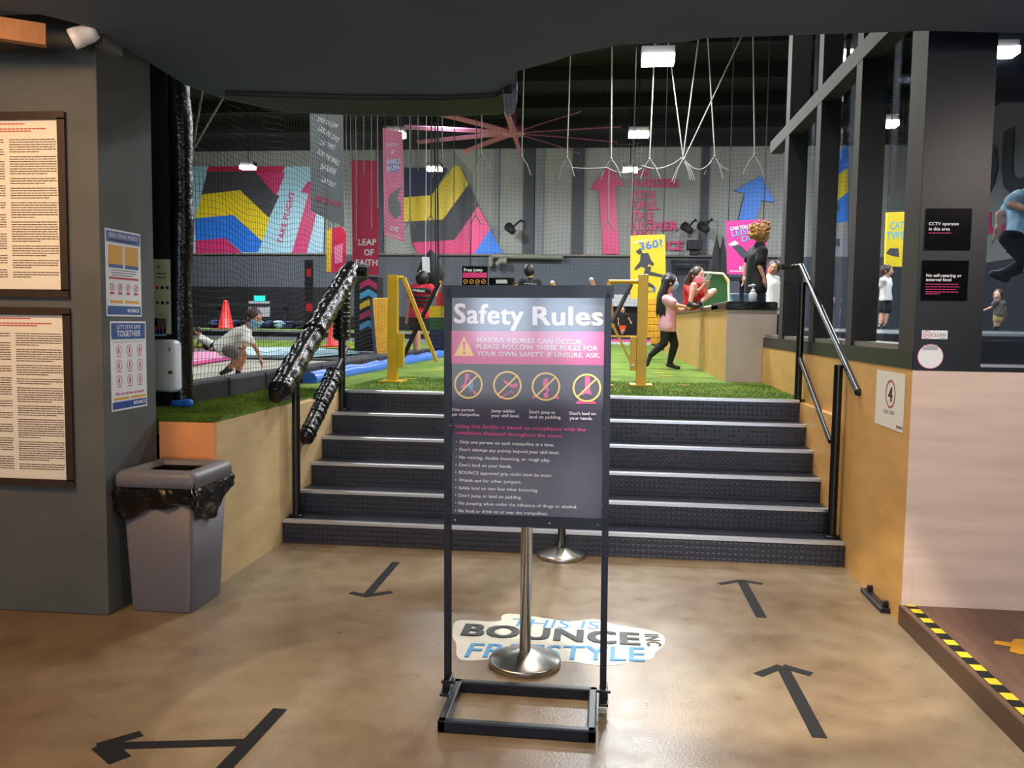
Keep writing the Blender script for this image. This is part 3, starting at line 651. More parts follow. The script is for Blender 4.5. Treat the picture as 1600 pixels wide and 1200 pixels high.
# poster B
u0, v0, u1, v1 = fbox(FC, [(172, 502), (227, 503), (229, 634), (174, 636)]); W_ = u1-u0; H_ = v1-v0
mb = MB(); mb.rect(FC, u0, v0, u1, v1, 0, .001, .001)
R(.03, .80, .97, .98, 1); R(.03, .02, .97, .10, 1); R(.06, .12, .47, .145, 2); R(.53, .12, .97, .145, 2); R(.06, .775, .94, .779, 4); R(.06, .762, .94, .766, 4)
for i in range(3):
    for j in range(3):
        c = (u0+W_*(.22+.29*i), v0+H_*(.68-.17*j)); mb.ring(FC, c, .026, .003, 3, .003, 20); mb.disc(FC, (c[0], c[1]+.009), .005, 3, .003, .0004, 10); mb.strip(FC, (c[0], c[1]-.016), (c[0]+(.003*(i-1)), c[1]+.004), .010, 3, .003, .0004)
        mb.rect(FC, c[0]-.02, c[1]-.038, c[0]+.02, c[1]-.034, 3, .003, .0004)
mb.text(FC, "LET'S STAY SAFE", (u0+W_*.17, v0+H_*.915), (u0+W_*.83, v0+H_*.915), .022, 0, .01, .0035); mb.text(FC, 'TOGETHER', (u0+W_*.17, v0+H_*.83), (u0+W_*.83, v0+H_*.83), .034, 0, .03, .0035)
mb.text(FC, 'We can all do our part!', (u0+W_*.10, v0+H_*.175), (u0+W_*.90, v0+H_*.175), .016, 5, .02, .0035); mb.text(FC, 'BOUNCE', (u0+W_*.60, v0+H_*.045), (u0+W_*.94, v0+H_*.045), .020, 0, .05, .0035)
place(mb, 'poster', [M['white'], M['poster_blue'], M['mat_yellow'], M['crimson'], M['grey_light'], M['magenta']], "white poster with red icons reading LET'S STAY SAFE TOGETHER, lower one on the column side", 'poster')

# security camera
c = at(128, 56, Y=YCOL-.16); t = thing('security_camera', 'white dome security camera at the top of the grey column', 'camera', V((c.x+.05, YCOL-.02, c.z-.07)))
ax = V((-.75, -.35, -.42)).normalized()
mb = MB(); mb.lathe(c-ax*.045, [(.0001, -.03), (.035, -.028), (.046, 0), (.047, .05), (.050, .055), (.050, .095), (.040, .1), (.0001, .1)], 28, axis=ax); mb.build('housing', M['white_plastic'], t)
mb = MB(); mb.lathe(c+ax*.052, [(.034, 0), (.030, .006), (.0001, .008)], 24, axis=ax); mb.build('lens', M['lens_dark'], t)
mb = MB(); mb.cap(c-ax*.05, V((XCOL-.06, YCOL+.0, c.z+.02)), .03, .035); mb.build('bracket', M['grey_dark'], t)
mb = MB(); q = at(166, 62, X=XCOL+.03); mb.box((XCOL, q.y-.06, q.z-.05), (XCOL+.05, q.y+.12, q.z+.05)); place(mb, 'junction_box', M['grey'], 'small grey junction box on the column beside the security camera', 'junction box', bevel=.004)

# black panel and wrapped post beyond the column
YP = 5.36
x0 = -3.3; x1 = at(266, 500, Y=YP).x
mb = MB(); mb.box((x0, YP, PLAT-.005), (x1, YP+.05, 4.3)); struct(mb, 'wall_black_panel', M['black_matte'])
FPn = Frame((0, YP, 0), (1, 0, 0), (0, 0, 1))
mb = MB(); a = FPn.uv(240, 405); b = FPn.uv(268, 522); mb.rect(FPn, a.x-.05, b.y, b.x, a.y, 0, .001, .001); W_ = b.x-a.x; H_ = a.y-b.y
cols = [3, 4, 4, 2, 4, 5]
for i in range(3):
    for j in range(2): mb.disc(FPn, (a.x+W_*(.2+.3*i), b.y+H_*(.62-.2*j)), .012, cols[i+3*j], .0025, .0005, 14)
for k in range(9): mb.rect(FPn, a.x+.02, b.y+H_*(.28-.025*k), b.x-.02, b.y+H_*(.288-.025*k), 1, .0025, .0004)
for k in range(2): mb.rect(FPn, a.x+.02, b.y+H_*(.80-.05*k), b.x-.03, b.y+H_*(.815-.05*k), 2, .0025, .0004)
mb.disc(FPn, (a.x+W_*.3, b.y+H_*.9), .008, 2, .0025, .0005, 12)
place(mb, 'notice', [M['poster_green'], M['grey_light'], M['green'], M['red'], M['navy'], M['grey_dark']], 'pale green paper notice with small round pictures above the dispenser', 'notice')
mb = MB(); a = FPn.uv(240, 527); b = FPn.uv(260, 526); a = FPn.uv(241, 497); b = FPn.uv(260, 525); 
mb.rect(FPn, a.x-.03, b.y, b.x, a.y, 0, .001, .001)
for k in range(4): mb.rect(FPn, a.x-.02+.025*k, b.y+.012, a.x-.006+.025*k, b.y+.04, 1, .0025, .0005); mb.rect(FPn, a.x-.02+.025*k, b.y+.04, a.x-.006+.025*k, b.y+.065, 2, .0025, .0005)
place(mb, 'notice', [M['pale_blue'], M['poster_blue'], M['ink_red']], 'small light blue notice with little figures directly above the dispenser', 'notice')
# dispenser
a = FPn.uv(243, 530); b = FPn.uv(285, 612)
t = thing('sanitizer_dispenser', 'white plastic hand sanitizer dispenser on the black panel', 'dispenser', FPn.p((a.x+b.x)/2, b.y, 0))
mb = MB(); rings = []
for n_, ins in ((.0, .006), (.03, 0), (.075, .002), (.10, .012), (.108, .03)):
    P = rrect(a.x+ins, b.y+ins, b.x-ins*.6, a.y-ins*1.2, .03, 0, 5); rings.append([V((p.x, YP-n_, p.y)) for p in P])
loft(mb, rings[::-1], 0); mb.build('cover', M['white_plastic'], t)
mb = MB(); mb.box((b.x-.040, YP-.110, b.y+.125), (b.x-.012, YP-.100, b.y+.148)); mb.build('level_window', mat('amber', (110, 78, 50), .15), t)
mb = MB(); mb.box((b.x-.033, YP-.1085, a.y-.075), (b.x-.022, YP-.104, a.y-.052)); mb.build('indicator', M['grey'], t)
# wrapped vinyl post
xp = at(282, 500, Y=5.45).x
mb = MB(); n_ = 60; P = []; R_ = []
for i in range(n_+1):
    z = PLAT+(4.2-PLAT)*i/n_; P.append(V((xp+.012*math.sin(z*3), 5.46, z))); R_.append(.082+.010*noise.noise(V((0, 0, z*6)))+.006*math.sin(z*9))
mb.tube(P, R_, 20); place(mb, 'padded_post', M['wrap_black'], 'tall post padded in wrinkled black vinyl at the near end of the net', 'padded post')
# bottle cap on turf
c = at(286, 637, Z=PLAT); mb = MB(); mb.cap(c+V((-.05, -.02, .028)), c+V((.03, -.02, .03)), .022, .026, 14); mb.cap(c+V((.035, -.02, .032)), c+V((.055, -.02, .034)), .03, .028, 14); place(mb, 'ball_cap', M['blue'], 'small blue plastic object lying on the turf by the padded post', 'litter')

# ------------------------------------------------------------------ pillar signs on the right
FB = Frame((0, YRW-.004, 0), (1, 0, 0), (0, 0, 1))
def sign_plate(q, lines, sub, lab, foot=False):
    a = FB.uv(*q[0]); b = FB.uv(*q[1]); mb = MB(); mb.rect(FB, a.x, b.y, b.x, a.y, 0, .001, .006); F2 = Frame(FB.p(0, 0, .006), (1, 0, 0), (0, 0, 1))
    for s_, p0, p1, h in lines: mb.textpx(F2, s_, p0, p1, h, 1, .03, .0015)
    for x0, x1, y in sub:
        p = F2.uv(x0, y); r = F2.uv(x1, y); u = p.x
        while u < r.x: L = min(.018, r.x-u); mb.rect(F2, u, p.y-.002, u+L, p.y+.002, 2, .0012, .0004); u += .021
    return place(mb, 'wall_sign', [M['panel_black'], M['white'], M['magenta']], lab, 'sign', bevel=0)
sign_plate(((1447, 326), (1515, 391)), [('CCTV operates', (1451, 352), (1498, 352), 5), ('in this area', (1451, 360), (1484, 360), 5)], [(1451, 1486, 364)], 'glossy black sign reading CCTV operates, upper of two on the black pillar')
sign_plate(((1441, 407), (1510, 470)), [('No self-catering or', (1447, 432.5), (1502, 433), 5), ('external food', (1446.5, 439), (1486, 439.5), 5)], [(1446, 1497, 444), (1446, 1500, 448), (1446, 1494, 452), (1446, 1498, 456), (1446, 1468, 459)], 'glossy black sign reading No self-catering or external food, lower of two')
a = FB.uv(1440.5, 516); b = FB.uv(1480, 530); mb = MB(); mb.rect(FB, a.x, b.y, b.x, a.y, 0, .001, .001)
mb.textpx(FB, 'CLEAN', (1455, 526), (1477.5, 526), 5.5, 1, .0, .0025); mb.textpx(FB, 'SG', (1444.5, 525), (1451, 525), 4, 2, .02, .0025); mb.ring(FB, FB.uv(1448, 523), .019, .003, 2, .0022, 24)
for k in range(4): p = FB.uv(1468+k*2.4, 529); mb.rect(FB, p.x, p.y, p.x+.006, p.y+.004, 1, .0022, .0004)
place(mb, 'sticker', [M['white'], M['grey_dark'], M['crimson']], 'small white rectangular SG CLEAN sticker on the black pillar', 'sticker')
mb = MB(); c = FB.uv(1453.5, 557); r = (FB.uv(1473, 557)-c).length; mb.disc(FB, c, r+.003, 1, .001, .0006, 40); mb.disc(FB, c, r, 0, .0018, .0008, 40)
mb.flatpx(FB, [(1441, 547), (1443, 538), (1446, 543), (1449, 537.5), (1452, 541), (1456, 537), (1459, 541), (1463, 538), (1466, 547)], 2, .003, .0004)
place(mb, 'sticker', [M['white'], M['magenta'], M['grey_light']], 'round white sticker low on the black pillar above the wood panel', 'sticker')
# poster on orange plywood
FR_ = Frame((XR, 0, 0), (0, -1, 0), (0, 0, 1))
q = [(1370, 578), (1415.5, 584), (1411, 677), (1368, 661)]; P = [FR_.uv(*p) for p in q]; u0 = (P[0].x+P[3].x)/2; u1 = (P[1].x+P[2].x)/2; v1 = (P[0].y+P[1].y)/2; v0 = (P[2].y+P[3].y)/2
mb = MB(); mb.rect(FR_, u0, v0, u1, v1, 0, .001, .001); c = FR_.uv(1392, 615.5); mb.ring(FR_, c, (v1-v0)*.235, .010, 1, .0025, 40); 
h = (v1-v0)*.27
mb.text(FR_, '4', (c[0]-.035, c[1]-h/2), (c[0]+.035, c[1]-h/2), h, 2, .03, .0025); mb.textpx(FR_, 'PLAY AREA', (1382, 645), (1398, 649), 6, 2, .0, .0025); mb.textpx(FR_, 'BOUNCE', (1401, 668.5), (1410.5, 671.5), 4, 2, .05, .0025)
place(mb, 'poster', [M['paper'], M['crimson'], M['ink']], 'white paper sign with a circled number 4 and PLAY AREA', 'poster')

# hinge on the floor by the right wall
a = at(1353, 926, X=XR-.02); b = at(1386, 952, X=XR-.02)
mb = MB(); mb.box((XR-.055, b.y, 0), (XR-.001, a.y, .028)); mb.box((XR-.03, b.y+.03, .028), (XR-.001, b.y+.06, .06)); mb.box((XR-.03, a.y-.07, .028), (XR-.001, a.y-.04, .06))
place(mb, 'floor_bracket', M['black_metal'], 'black metal floor bracket at the foot of the orange plywood', 'bracket', bevel=.004)

# ------------------------------------------------------------------ floor tape arrows, decal, hazard squares
FF = Frame((0, 0, .0005), (1, 0, 0), (0, 1, 0))
def tape(segs, label):
    mb = MB()
    for k, (a, b, w) in enumerate(segs): mb.strip(FF, FF.uv(*a), FF.uv(*b), w, 0, .0006*k, .0006)
    place(mb, 'tape_arrow', M['tape_black'], label, 'tape arrow', 'black tape arrows on the concrete floor')
tape([((619, 878), (572, 932), .055), ((548, 926), (576, 932), .045), ((574, 931), (612, 925), .045)], 'black tape arrow pointing toward the viewer, left of the sign')
tape([((1190, 965), (1158, 906), .06), ((1157, 907), (1124, 912.5), .04), ((1158, 907), (1191, 912.5), .04)], 'black tape arrow pointing up the stairs, the farther one right of the sign')
tape([((1281, 1153), (1222, 1041), .06), ((1221, 1041), (1184, 1055), .05), ((1223, 1041), (1268, 1054), .05)], 'black tape arrow pointing up the stairs, the nearer one right of the sign')
tape([((152, 1166), (382, 1160), .055), ((152, 1166), (221, 1146), .05), ((160, 1164), (188, 1188), .08), ((340, 1212), (438, 1108), .06)], 'bent black tape arrow turning left across the floor below the bin')
# decal: white blob, lettering
def chaikin(P, n=2):
    for _ in range(n):
        Q = []
        for i in range(len(P)): a = V(P[i]); b = V(P[(i+1) % len(P)]); Q += [a*.75+b*.25, a*.25+b*.75]
        P = Q
    return P
blob = [(708, 972), (722, 968), (785, 973), (782, 961), (800, 958), (850, 966), (893, 972), (930, 966), (955, 975), (985, 980), (1020, 985), (1040, 994), (1038, 1010), (1022, 1020), (1022, 1030), (990, 1034), (960, 1040), (920, 1039), (900, 1034), (860, 1034), (800, 1026), (730, 1034), (712, 1028), (714, 1006), (706, 996)]
dec = [FF.uv(*p) for p in blob]; dec = chaikin(dec)
mb = MB(); mb.flat(FF, [tuple(p) for p in dec], 0, .0002, .0006)
mb.textpx(FF, 'BOUNCE', (719, 993), (1001, 1009), 19, 1, .055, .0016)
mb.textpx(FF, 'THIS IS', (794, 979), (935, 984), 13, 2, .005, .0014, shear=.15)
mb.textpx(FF, 'FREESTYLE', (725, 1027), (1008, 1034), 22, 2, .02, .0012, shear=.12)
a = FF.uv(1007, 991); b = FF.uv(1012, 1010); mb.text(FF, 'INC', a, b, .075, 1, .04, .0016)
place(mb, 'floor_decal', [M['decal_white'], M['decal_black'], M['decal_blue']], 'white floor decal lettered BOUNCE over blue FREESTYLE under the stanchion', 'floor decal')
# hazard tape squares on the brown step
FST = Frame((0, 0, .1065), (1, 0, 0), (0, 1, 0))
sq = [(1418, 944.5), (1432, 955), (1448, 969.5), (1466, 986), (1485, 1004), (1506, 1023), (1528.5, 1043.5), (1552.5, 1065), (1577.5, 1088.5), (1606, 1112)]
mb = MB(); a = FST.uv(*sq[0]); xm = sum(FST.uv(*p).x for p in sq)/len(sq); ys = [FST.uv(*p).y for p in sq]; 
mb.rect(FST, xm-.028, ys[-1]-.4, xm+.028, YRW-.002, 0, .0001, .0004)
for y in ys: mb.rect(FST, xm-.026, y-.033, xm+.026, y+.033, 1, .0008, .0004)
place(mb, 'hazard_tape', [M['tape_black'], M['yellow']], 'black and yellow chequered hazard tape along the brown step edge', 'hazard tape')
mb = MB(); mb.flatpx(FST, [(1555, 1001), (1580, 1004), (1585, 998), (1610, 1000), (1610, 1018), (1597, 1023), (1577, 1018), (1580, 1011), (1553, 1006)], 0, .0003, .0006); place(mb, 'tape_arrow', M['mat_yellow'], 'yellow tape mark on the brown raised step', 'tape mark')

# ------------------------------------------------------------------ hall: lamps, plus unseen fill lights
lamps = [(617, 205, 17), (388, 258, 25), (679, 260, 25), (1028, 85, 11.5), (998, 205, 18.5), (985, 262, 25), (1383, 188, 17), (1562, 74, 13)]
labs = ['high hall lamp shining above the pink hanging banner', 'hall lamp shining in front of the mural behind the net', 'hall lamp shining above the yellow and pink triangle mural', 'nearest and highest hall lamp, among the hanging ropes', 'hall lamp shining above the pink fan blade tips on the right', 'hall lamp shining over the pink wall lettering', 'hall lamp seen through the glass between black mullions', 'hall lamp high up behind the front window']
HALLP = 260
for (px, py, y), lb_ in zip(lamps, labs):
    c = at(px, py, Y=y)
    t = thing('hall_lamp', lb_, 'lamp', c+V((0, 0, -.1)), 'high bay lamps in the trampoline hall')
    mb = MB(); mb.box((c.x-.22, c.y-.12, c.z-.03), (c.x+.22, c.y+.12, c.z+.08)); mb.build('housing', M['grey_dark'], t, bevel=.01)
    mb = MB(); mb.box((c.x-.21, c.y-.16, c.z-.13), (c.x+.21, c.y+.10, c.z-.032)); mb.build('diffuser', M['lamp_glow'], t)
    mb = MB(); mb.tube([c+V((0, 0, .08)), (c.x, c.y, HALL_TOP)], .015, 6); mb.build('hanger', M['hall_black'], t)
    light('AREA', c+V((0, 0, -.15)), HALLP, COOL, .4, c+V((0, .3, -5)))
light('AREA', (.4, 6.6, 6.2), 150, NEUT, .5, (.6, 8.2, 1.5))  # unseen light added to brighten the parapet end panel and banner fronts
for x, y in ((-3.4, 6.6), (-8, 10), (-8, 17), (-12, 24), (0, 9.5), (0, 15), (5.5, 10), (6, 18), (6, 26), (-4, 21)):
    light('AREA', (x, y, 6.6), 170, COOL, .5, (x, y, 0))  # extra unseen lights without fixtures, added to fill the hall
for x in (-11.5, -5.5, .5, 6): light('AREA', (x, 25.0, 6.2), 120, COOL, .5, (x, YB, 3.0))  # unseen lights added to brighten the back wall

# fan
FC_ = at(803, 208, Y=22)
fan = thing('ceiling_fan', 'huge ten bladed pink ceiling fan under the dark hall ceiling', 'fan', FC_)
mb = MB(); mb.lathe(FC_, [(.25, -.06), (.3, 0), (.28, .12), (.12, .2), (.06, .22), (.06, HALL_TOP-FC_.z)], 24); mb.build('hub', M['fan_pink'], fan)
for k in range(10):
    a = 2*PI*k/10+.35; d = V((math.cos(a), math.sin(a), 0)); sd = V((-d.y, d.x, 0)); mb = MB()
    n_ = 8; vs = []
    for i in range(n_+1):
        r = .2+2.65*i/n_; wv = .075-.02*i/n_; dz = -.04*(i/n_)**2
        for q, z in ((-1, -.03), (1, .03)):
            for th in (-.012, .012): vs.append(FC_+d*r+sd*q*wv+V((0, 0, z+th+dz)))
    fs = []
    for i in range(n_):
        b = i*4; c = b+4; fs += [(b, b+2, c+2, c), (b+1, c+1, c+3, b+3), (b, c, c+1, b+1), (b+2, b+3, c+3, c+2)]
    fs += [(0, 1, 3, 2), (n_*4, n_*4+2, n_*4+3, n_*4+1)]; mb.add(vs, fs); mb.build('blade', M['fan_pink'], fan)

# ------------------------------------------------------------------ murals on the back wall
FM = Frame((0, YB-.11, 0), (1, 0, 0), (0, 0, 1))
def mural(polys, mats, name, lab, texts=(), fr=None, n0=.001, cat='mural'):
    f = fr or FM; mb = MB()
    for k, (pts, m) in enumerate(polys): mb.flatpx(f, pts, m, n0+.002*k, .002)
    for (s_, a, b, h, m, bold) in texts: mb.textpx(f, s_, a, b, h, m, bold, n0+.002*len(polys)+.004)
    return place(mb, name, mats, lab, cat)
mural([([(300, 260), (492, 260), (508, 270), (505, 397), (298, 397)], 5), ([(326, 260), (446, 260), (440, 272), (322, 272)], 6), ([(324, 268), (400, 268), (436, 307), (420, 342), (375, 299), (314, 306)], 3), ([(400, 270), (446, 270), (432, 306)], 2),  # first polygon paints the lit white wall as pale blue
       ([(316, 304), (375, 297), (421, 341), (410, 378), (365, 337), (305, 342)], 0), ([(305, 341), (365, 336), (410, 377), (403, 394), (378, 394), (352, 372), (306, 377)], 1), ([(306, 376), (352, 372), (380, 397), (306, 397)], 2),
       ([(482, 283), (470, 300), (482, 303), (456, 397), (479, 397), (498, 318), (508, 322), (507, 296)], 2)],
      [M['yellow'], M['blue'], M['magenta'], M['grey_dark'], M['white'], M['pale_blue'], M['crimson']], 'wall_mural', 'chevron mural in yellow, blue and pink over wall light painted pale blue behind the net',
      [('TAKE FLIGHT', (441, 382), (461, 300), 9, 2, .03)])
mural([([(632, 262), (700, 262), (674, 307), (632, 311)], 4), ([(640, 345), (692, 341), (732, 287), (748, 322), (710, 377), (644, 381)], 3), ([(625, 309), (674, 305), (710, 258), (718, 260), (732, 288), (692, 343), (625, 347)], 0),
       ([(644, 379), (710, 375), (747, 322), (767, 359), (741, 400), (656, 402)], 2), ([(766, 357), (787, 399), (739, 399)], 1)],
      [M['yellow'], M['blue'], M['pink'], M['grey_dark'], M['navy']], 'wall_mural', 'angular mural in yellow, black, pink and blue forming a peak')
mural([([(951, 260), (921, 296), (936, 296), (942, 397), (968, 397), (961, 291), (977, 290)], 0)], [M['magenta']], 'wall_mural', 'tall magenta arrow painted pointing up beside the wall lettering')
mural([([(1189, 275), (1148, 298), (1164, 302), (1150, 360), (1176, 360), (1190, 313), (1211, 316)], 0)], [M['blue']], 'wall_mural', 'blue arrow painted on the wall above the pink banner')
mb = MB()
for s_, x1, y, h in (('THE', 1016, 275.5, 13), ('HARDER', 1062, 292, 13.5), ('YOU', 1023, 310, 13.5), ('FALL', 1030, 326.5, 14), ('THE', 1021, 343.5, 14), ('HIGHER', 1059, 359, 14), ('YOU', 1025, 374, 14), ('BOUNCE', 1067, 390, 14)):
    mb.textpx(FM, s_, (985, y), (x1, y+.3), h, 0, .06, .003)
place(mb, 'wall_lettering', M['magenta'], 'magenta painted words THE HARDER YOU FALL THE HIGHER YOU BOUNCE', 'lettering')
# lettering on the right hand hall wall
FRW = Frame((10.79, 0, 0), (0, -1, 0), (0, 0, 1))
mb = MB()
def near(fr, px, py): return fr.uv(px, py)
a = near(FRW, 1562, 305); b = near(FRW, 1562, 205)
H_ = b.y-a.y
mb.text(FRW, 'OU', (a.x-3.0, a.y), (a.x+2.4, a.y), H_, 0, .05, .004)
a2 = near(FRW, 1545, 365); b2 = near(FRW, 1545, 330); mb.text(FRW, 'U', (a2.x-.5, a2.y), (a2.x+1.6, a2.y), (b2.y-a2.y), 1, .06, .004)
mb.rect(FRW, a.x+1.0, a.y+H_*1.25, a.x+4.0, a.y+H_*1.65, 1, .002, .002)
place(mb, 'wall_lettering', [M['grey_dark'], M['magenta']], 'large dark and pink letters on the wall seen through the front window', 'lettering')
mb = MB(); mb.tube([at(270, 397, Y=YB-.2), at(508, 397, Y=YB-.2)], .035, 6); mb.tube([at(590, 397.5, Y=YB-.2), at(1215, 401, Y=YB-.2)], .04, 6); mb.tube([at(1008, 300, Y=YB-.2), at(1008, 402, Y=YB-.2)], .03, 6)
place(mb, 'conduit_rail', M['lip'], 'long thin grey rail running along the back wall under the murals', 'rail')
mb = MB(); mb.tube([at(767, 416, Y=YB-.35), at(767, 403, Y=YB-.35), at(771, 400, Y=YB-.35), at(800, 400.5, Y=YB-.35), at(880, 402, Y=YB-.35)], .10, 12); mb.tube([at(776, 414, Y=YB-.5), at(782, 408, Y=YB-.5), at(792, 408, Y=YB-.5)], [.1, .12, .16], 12)
place(mb, 'vent_pipe', M['duct'], 'pale bent ventilation pipe on the dark lower back wall', 'pipe')
mb = MB(); q0 = at(1073, 376, Y=YB-1); q1 = at(1096, 391, Y=YB-1); mb.box((q0.x, YB-1.3, q1.z), (q1.x, YB-.9, q0.z)); mb.box((q0.x+.1, YB-1.2, q1.z-.18), (q1.x-.1, YB-.95, q1.z)); mb.box((q0.x+.2, YB-.95, q0.z-.2), (q0.x+.3, YB-.1, q0.z-.1)); place(mb, 'loudspeaker', M['black_matte'], 'black boxy loudspeaker mounted on the back wall right of the lettering', 'loudspeaker', bevel=.03)
for i, (px, py, lb_) in enumerate(((798, 358, 'small black spotlight on the wall pipe right of the peak mural'), (1074, 357, 'small black spotlight on a bracket right of HIGHER'), (1100, 356, 'small black spotlight farther right beside the wall column'))):
    c = at(px, py, Y=YB-.8); mb = MB(); mb.lathe(c, [(.13, -.22), (.16, -.2), (.12, .18), (.05, .22)], 12, axis=(.5, -.7, -.5)); mb.tube([c, c+V((.3, .4, .35)), c+V((.35, .72, .35))], .035, 6); place(mb, 'spotlight', M['black_matte'], lb_, 'spotlight', 'black spotlights on the back wall')
mb = MB(); 
for x0, x1, yy in ((1048, 1108, 409), (1050, 1100, 416)): mb.obox(at(x0, yy, Y=YB-.5), at(x1, yy+.5, Y=YB-.5), .12, .10)
for xx in (1052, 1080, 1104): mb.obox(at(xx, 406, Y=YB-.5), at(xx, 440, Y=YB-.5), .1, .1)
place(mb, 'wall_rack', M['black_matte'], 'dark shelf rack against the lower back wall below the loudspeaker', 'rack')
for cx, lb_ in ((1118, 'nearer closed black parasol like cover against the wall'),(1126, 'taller pointed black cover against the back wall')):
    if cx == 1118: continue
    mb = MB()
    for dx in (-6, 4):
        top = at(cx+dx, 366 if dx < 0 else 368, Y=16); bt = at(cx+dx, 450, Y=16); bt.z = 1.75; mb.tube([bt, bt.lerp(top, .5), bt.lerp(top, .8), top], [.14, .12, .07, .004], 10)
    place(mb, 'folded_net_cover', M['black_matte'], lb_, 'cover')

# ------------------------------------------------------------------ banners
def banner(px, y, polys, mats, texts, lab, name='banner', hang=True, yaw=0, cat='banner', cords=True):
    O = at(*px[0], Y=y); U = V((math.cos(yaw), math.sin(yaw), 0)); fr = Frame(O, U, (0, 0, 1)); t = thing(name, lab, cat, O if not hang else fr.p(0, 0))
    mb = MB(); mb.flatpx(fr, px, 0, -.006, .006)
    for k, (pts, m) in enumerate(polys): mb.flatpx(fr, pts, m, .0005+.0012*k, .001)
    for (s_, a, b, h, m, bold) in texts: mb.textpx(fr, s_, a, b, h, m, bold, .003+.0012*len(polys))
    mb.build('panel', mats, t)
    if cords:
        for k in (0, 1):
            uv = fr.uv(*px[k]); p = fr.p(uv.x+(.03 if k == 0 else -.03), uv.y); mb = MB(); mb.tube([p, (p.x, p.y, HALL_TOP if y > 8 else p.z+.6)], .008, 5); mb.build('cord', M['net_black'], t)
    return t, fr
gb = mat('banner_grey', (116, 124, 128), .6)
banner([(484, 170), (536, 172), (538, 355), (486, 330)], 8.6, [], [gb, M['white'], M['magenta']],
    [('STRADDLE JUMP', (496, 189), (527, 201), 7, 1, .02), ('LEISURE DIVE', (496, 203), (528, 223), 8, 1, .02), ('CAT TWIST', (499, 226), (523, 235), 8, 1, .02), ('RUN THE WALL', (495, 240), (529, 259), 8, 1, .03), ('BARANI', (500, 264), (523, 273), 10, 1, .02), ('LAYOUT', (502, 284), (523, 294), 8, 1, .02), ('ASK US HOW', (492, 313), (532, 325), 9, 2, .02)],
    'grey hanging banner listing jump names above the wrapped handrail', yaw=.22)
pb = mat('banner_pink', (222, 128, 160), .6)
banner([(598, 200), (629, 206), (632, 379), (600, 367)], 13.5, [([(605, 252), (625, 248), (625, 268), (606, 270)], 2), ([(606, 313), (612, 300), (626, 318), (627, 334), (617, 343), (608, 330)], 3), ([(614, 300), (628, 291), (620, 312)], 3), ([(603, 364), (628, 372), (628, 373), (603, 365)], 1)], [pb, M['white'], mat('banner_violet', (150, 140, 200), .6), M['grey']],
    [('CAN YOU DO', (604, 229), (622, 229), 5, 1, .02), ('A', (611, 242), (616, 242), 9, 1, .0), ('WALL', (605, 258), (627, 254), 8, 1, .02), ('RUN', (606, 268), (624, 264), 8, 1, .02), ('BOUNCE', (609, 359), (622, 362), 7, 1, .03)], 'tall pink hanging banner with a leaping figure beside the red tower banner', yaw=.1)
lf, ffr = banner([(549, 250), (590, 251), (592, 430), (551, 428)], 16.0, [], [M['crimson'], M['white']],
    [('LEAP', (560, 383), (588, 383), 10, 1, .04), ('OF', (569, 399), (584, 399), 10, 1, .04), ('FAITH', (556, 415), (590, 415), 10, 1, .04)], 'tall crimson banner lettered LEAP OF FAITH above the chevron tower')
# chevron tower under it
a = at(553, 431, Y=16); b = at(606, 533, Y=16); t = thing('chevron_tower', 'black padded tower with pink, blue and yellow chevrons', 'tower', ((a.x+b.x)/2, 16.2, PLAT))
mb = MB(); mb.box((a.x, 16, PLAT), (b.x-.2, 16.4, a.z)); mb.build('body', M['black_matte'], t, bevel=.02)
FT = Frame((0, 15.995, 0), (1, 0, 0), (0, 0, 1))
for k, m in enumerate(('magenta', 'sky', 'yellow', 'magenta', 'sky')):
    y = 443+k*16.2; xr = 589 if k < 2 else 581; mb = MB(); mb.flatpx(FT, [(562, y), (576, y-8), (xr, y if k < 2 else y-4), (xr, y+10 if k < 2 else y+6), (576, y+2), (562, y+9)], 0, .001, .004); mb.build('chevron', M[m], t)
mb = MB(); P = [at(582, 467, Y=15.6), at(610, 467, Y=15.6), at(614, 542, Y=15.0), at(589, 543, Y=15.0)]; P[2].z = P[3].z = PLAT; mb.prism(P, (0, .18, .02), 0); mb.prism([P[0]+V((-.06, 0, 0)), P[0], P[3], P[3]+V((-.06, 0, 0))], (0, .2, 0), 1)
place(mb, 'crash_mat', [M['mat_yellow'], M['navy']], 'yellow foam mat with a navy edge leaning beside the chevron tower', 'crash mat')
# narrow vertical boards near it
banner([(476, 406), (489, 406), (489, 546), (476, 546)], 14.6, [([(479, 420), (486, 420), (486, 432), (479, 432)], 1), ([(478, 474), (488, 474), (488, 486), (478, 486)], 1)], [M['black_matte'], M['red'], M['grey_light']], [], 'narrow black board with red patches behind the net', 'board', cords=False, cat='board')
banner([(511, 360), (518, 357), (517, 425), (510, 424)], 18, [], [M['yellow_metal']], [], 'narrow yellow banner edge behind the net left of the red tower', cords=True)
banner([(519, 357), (534, 354), (541, 365), (540, 430), (518, 425)], 17.5, [([(522, 385), (536, 380), (535, 410), (523, 412)], 1)], [M['crimson'], pb], [], 'small crimson banner behind the net beside the LEAP OF FAITH banner', cords=True)
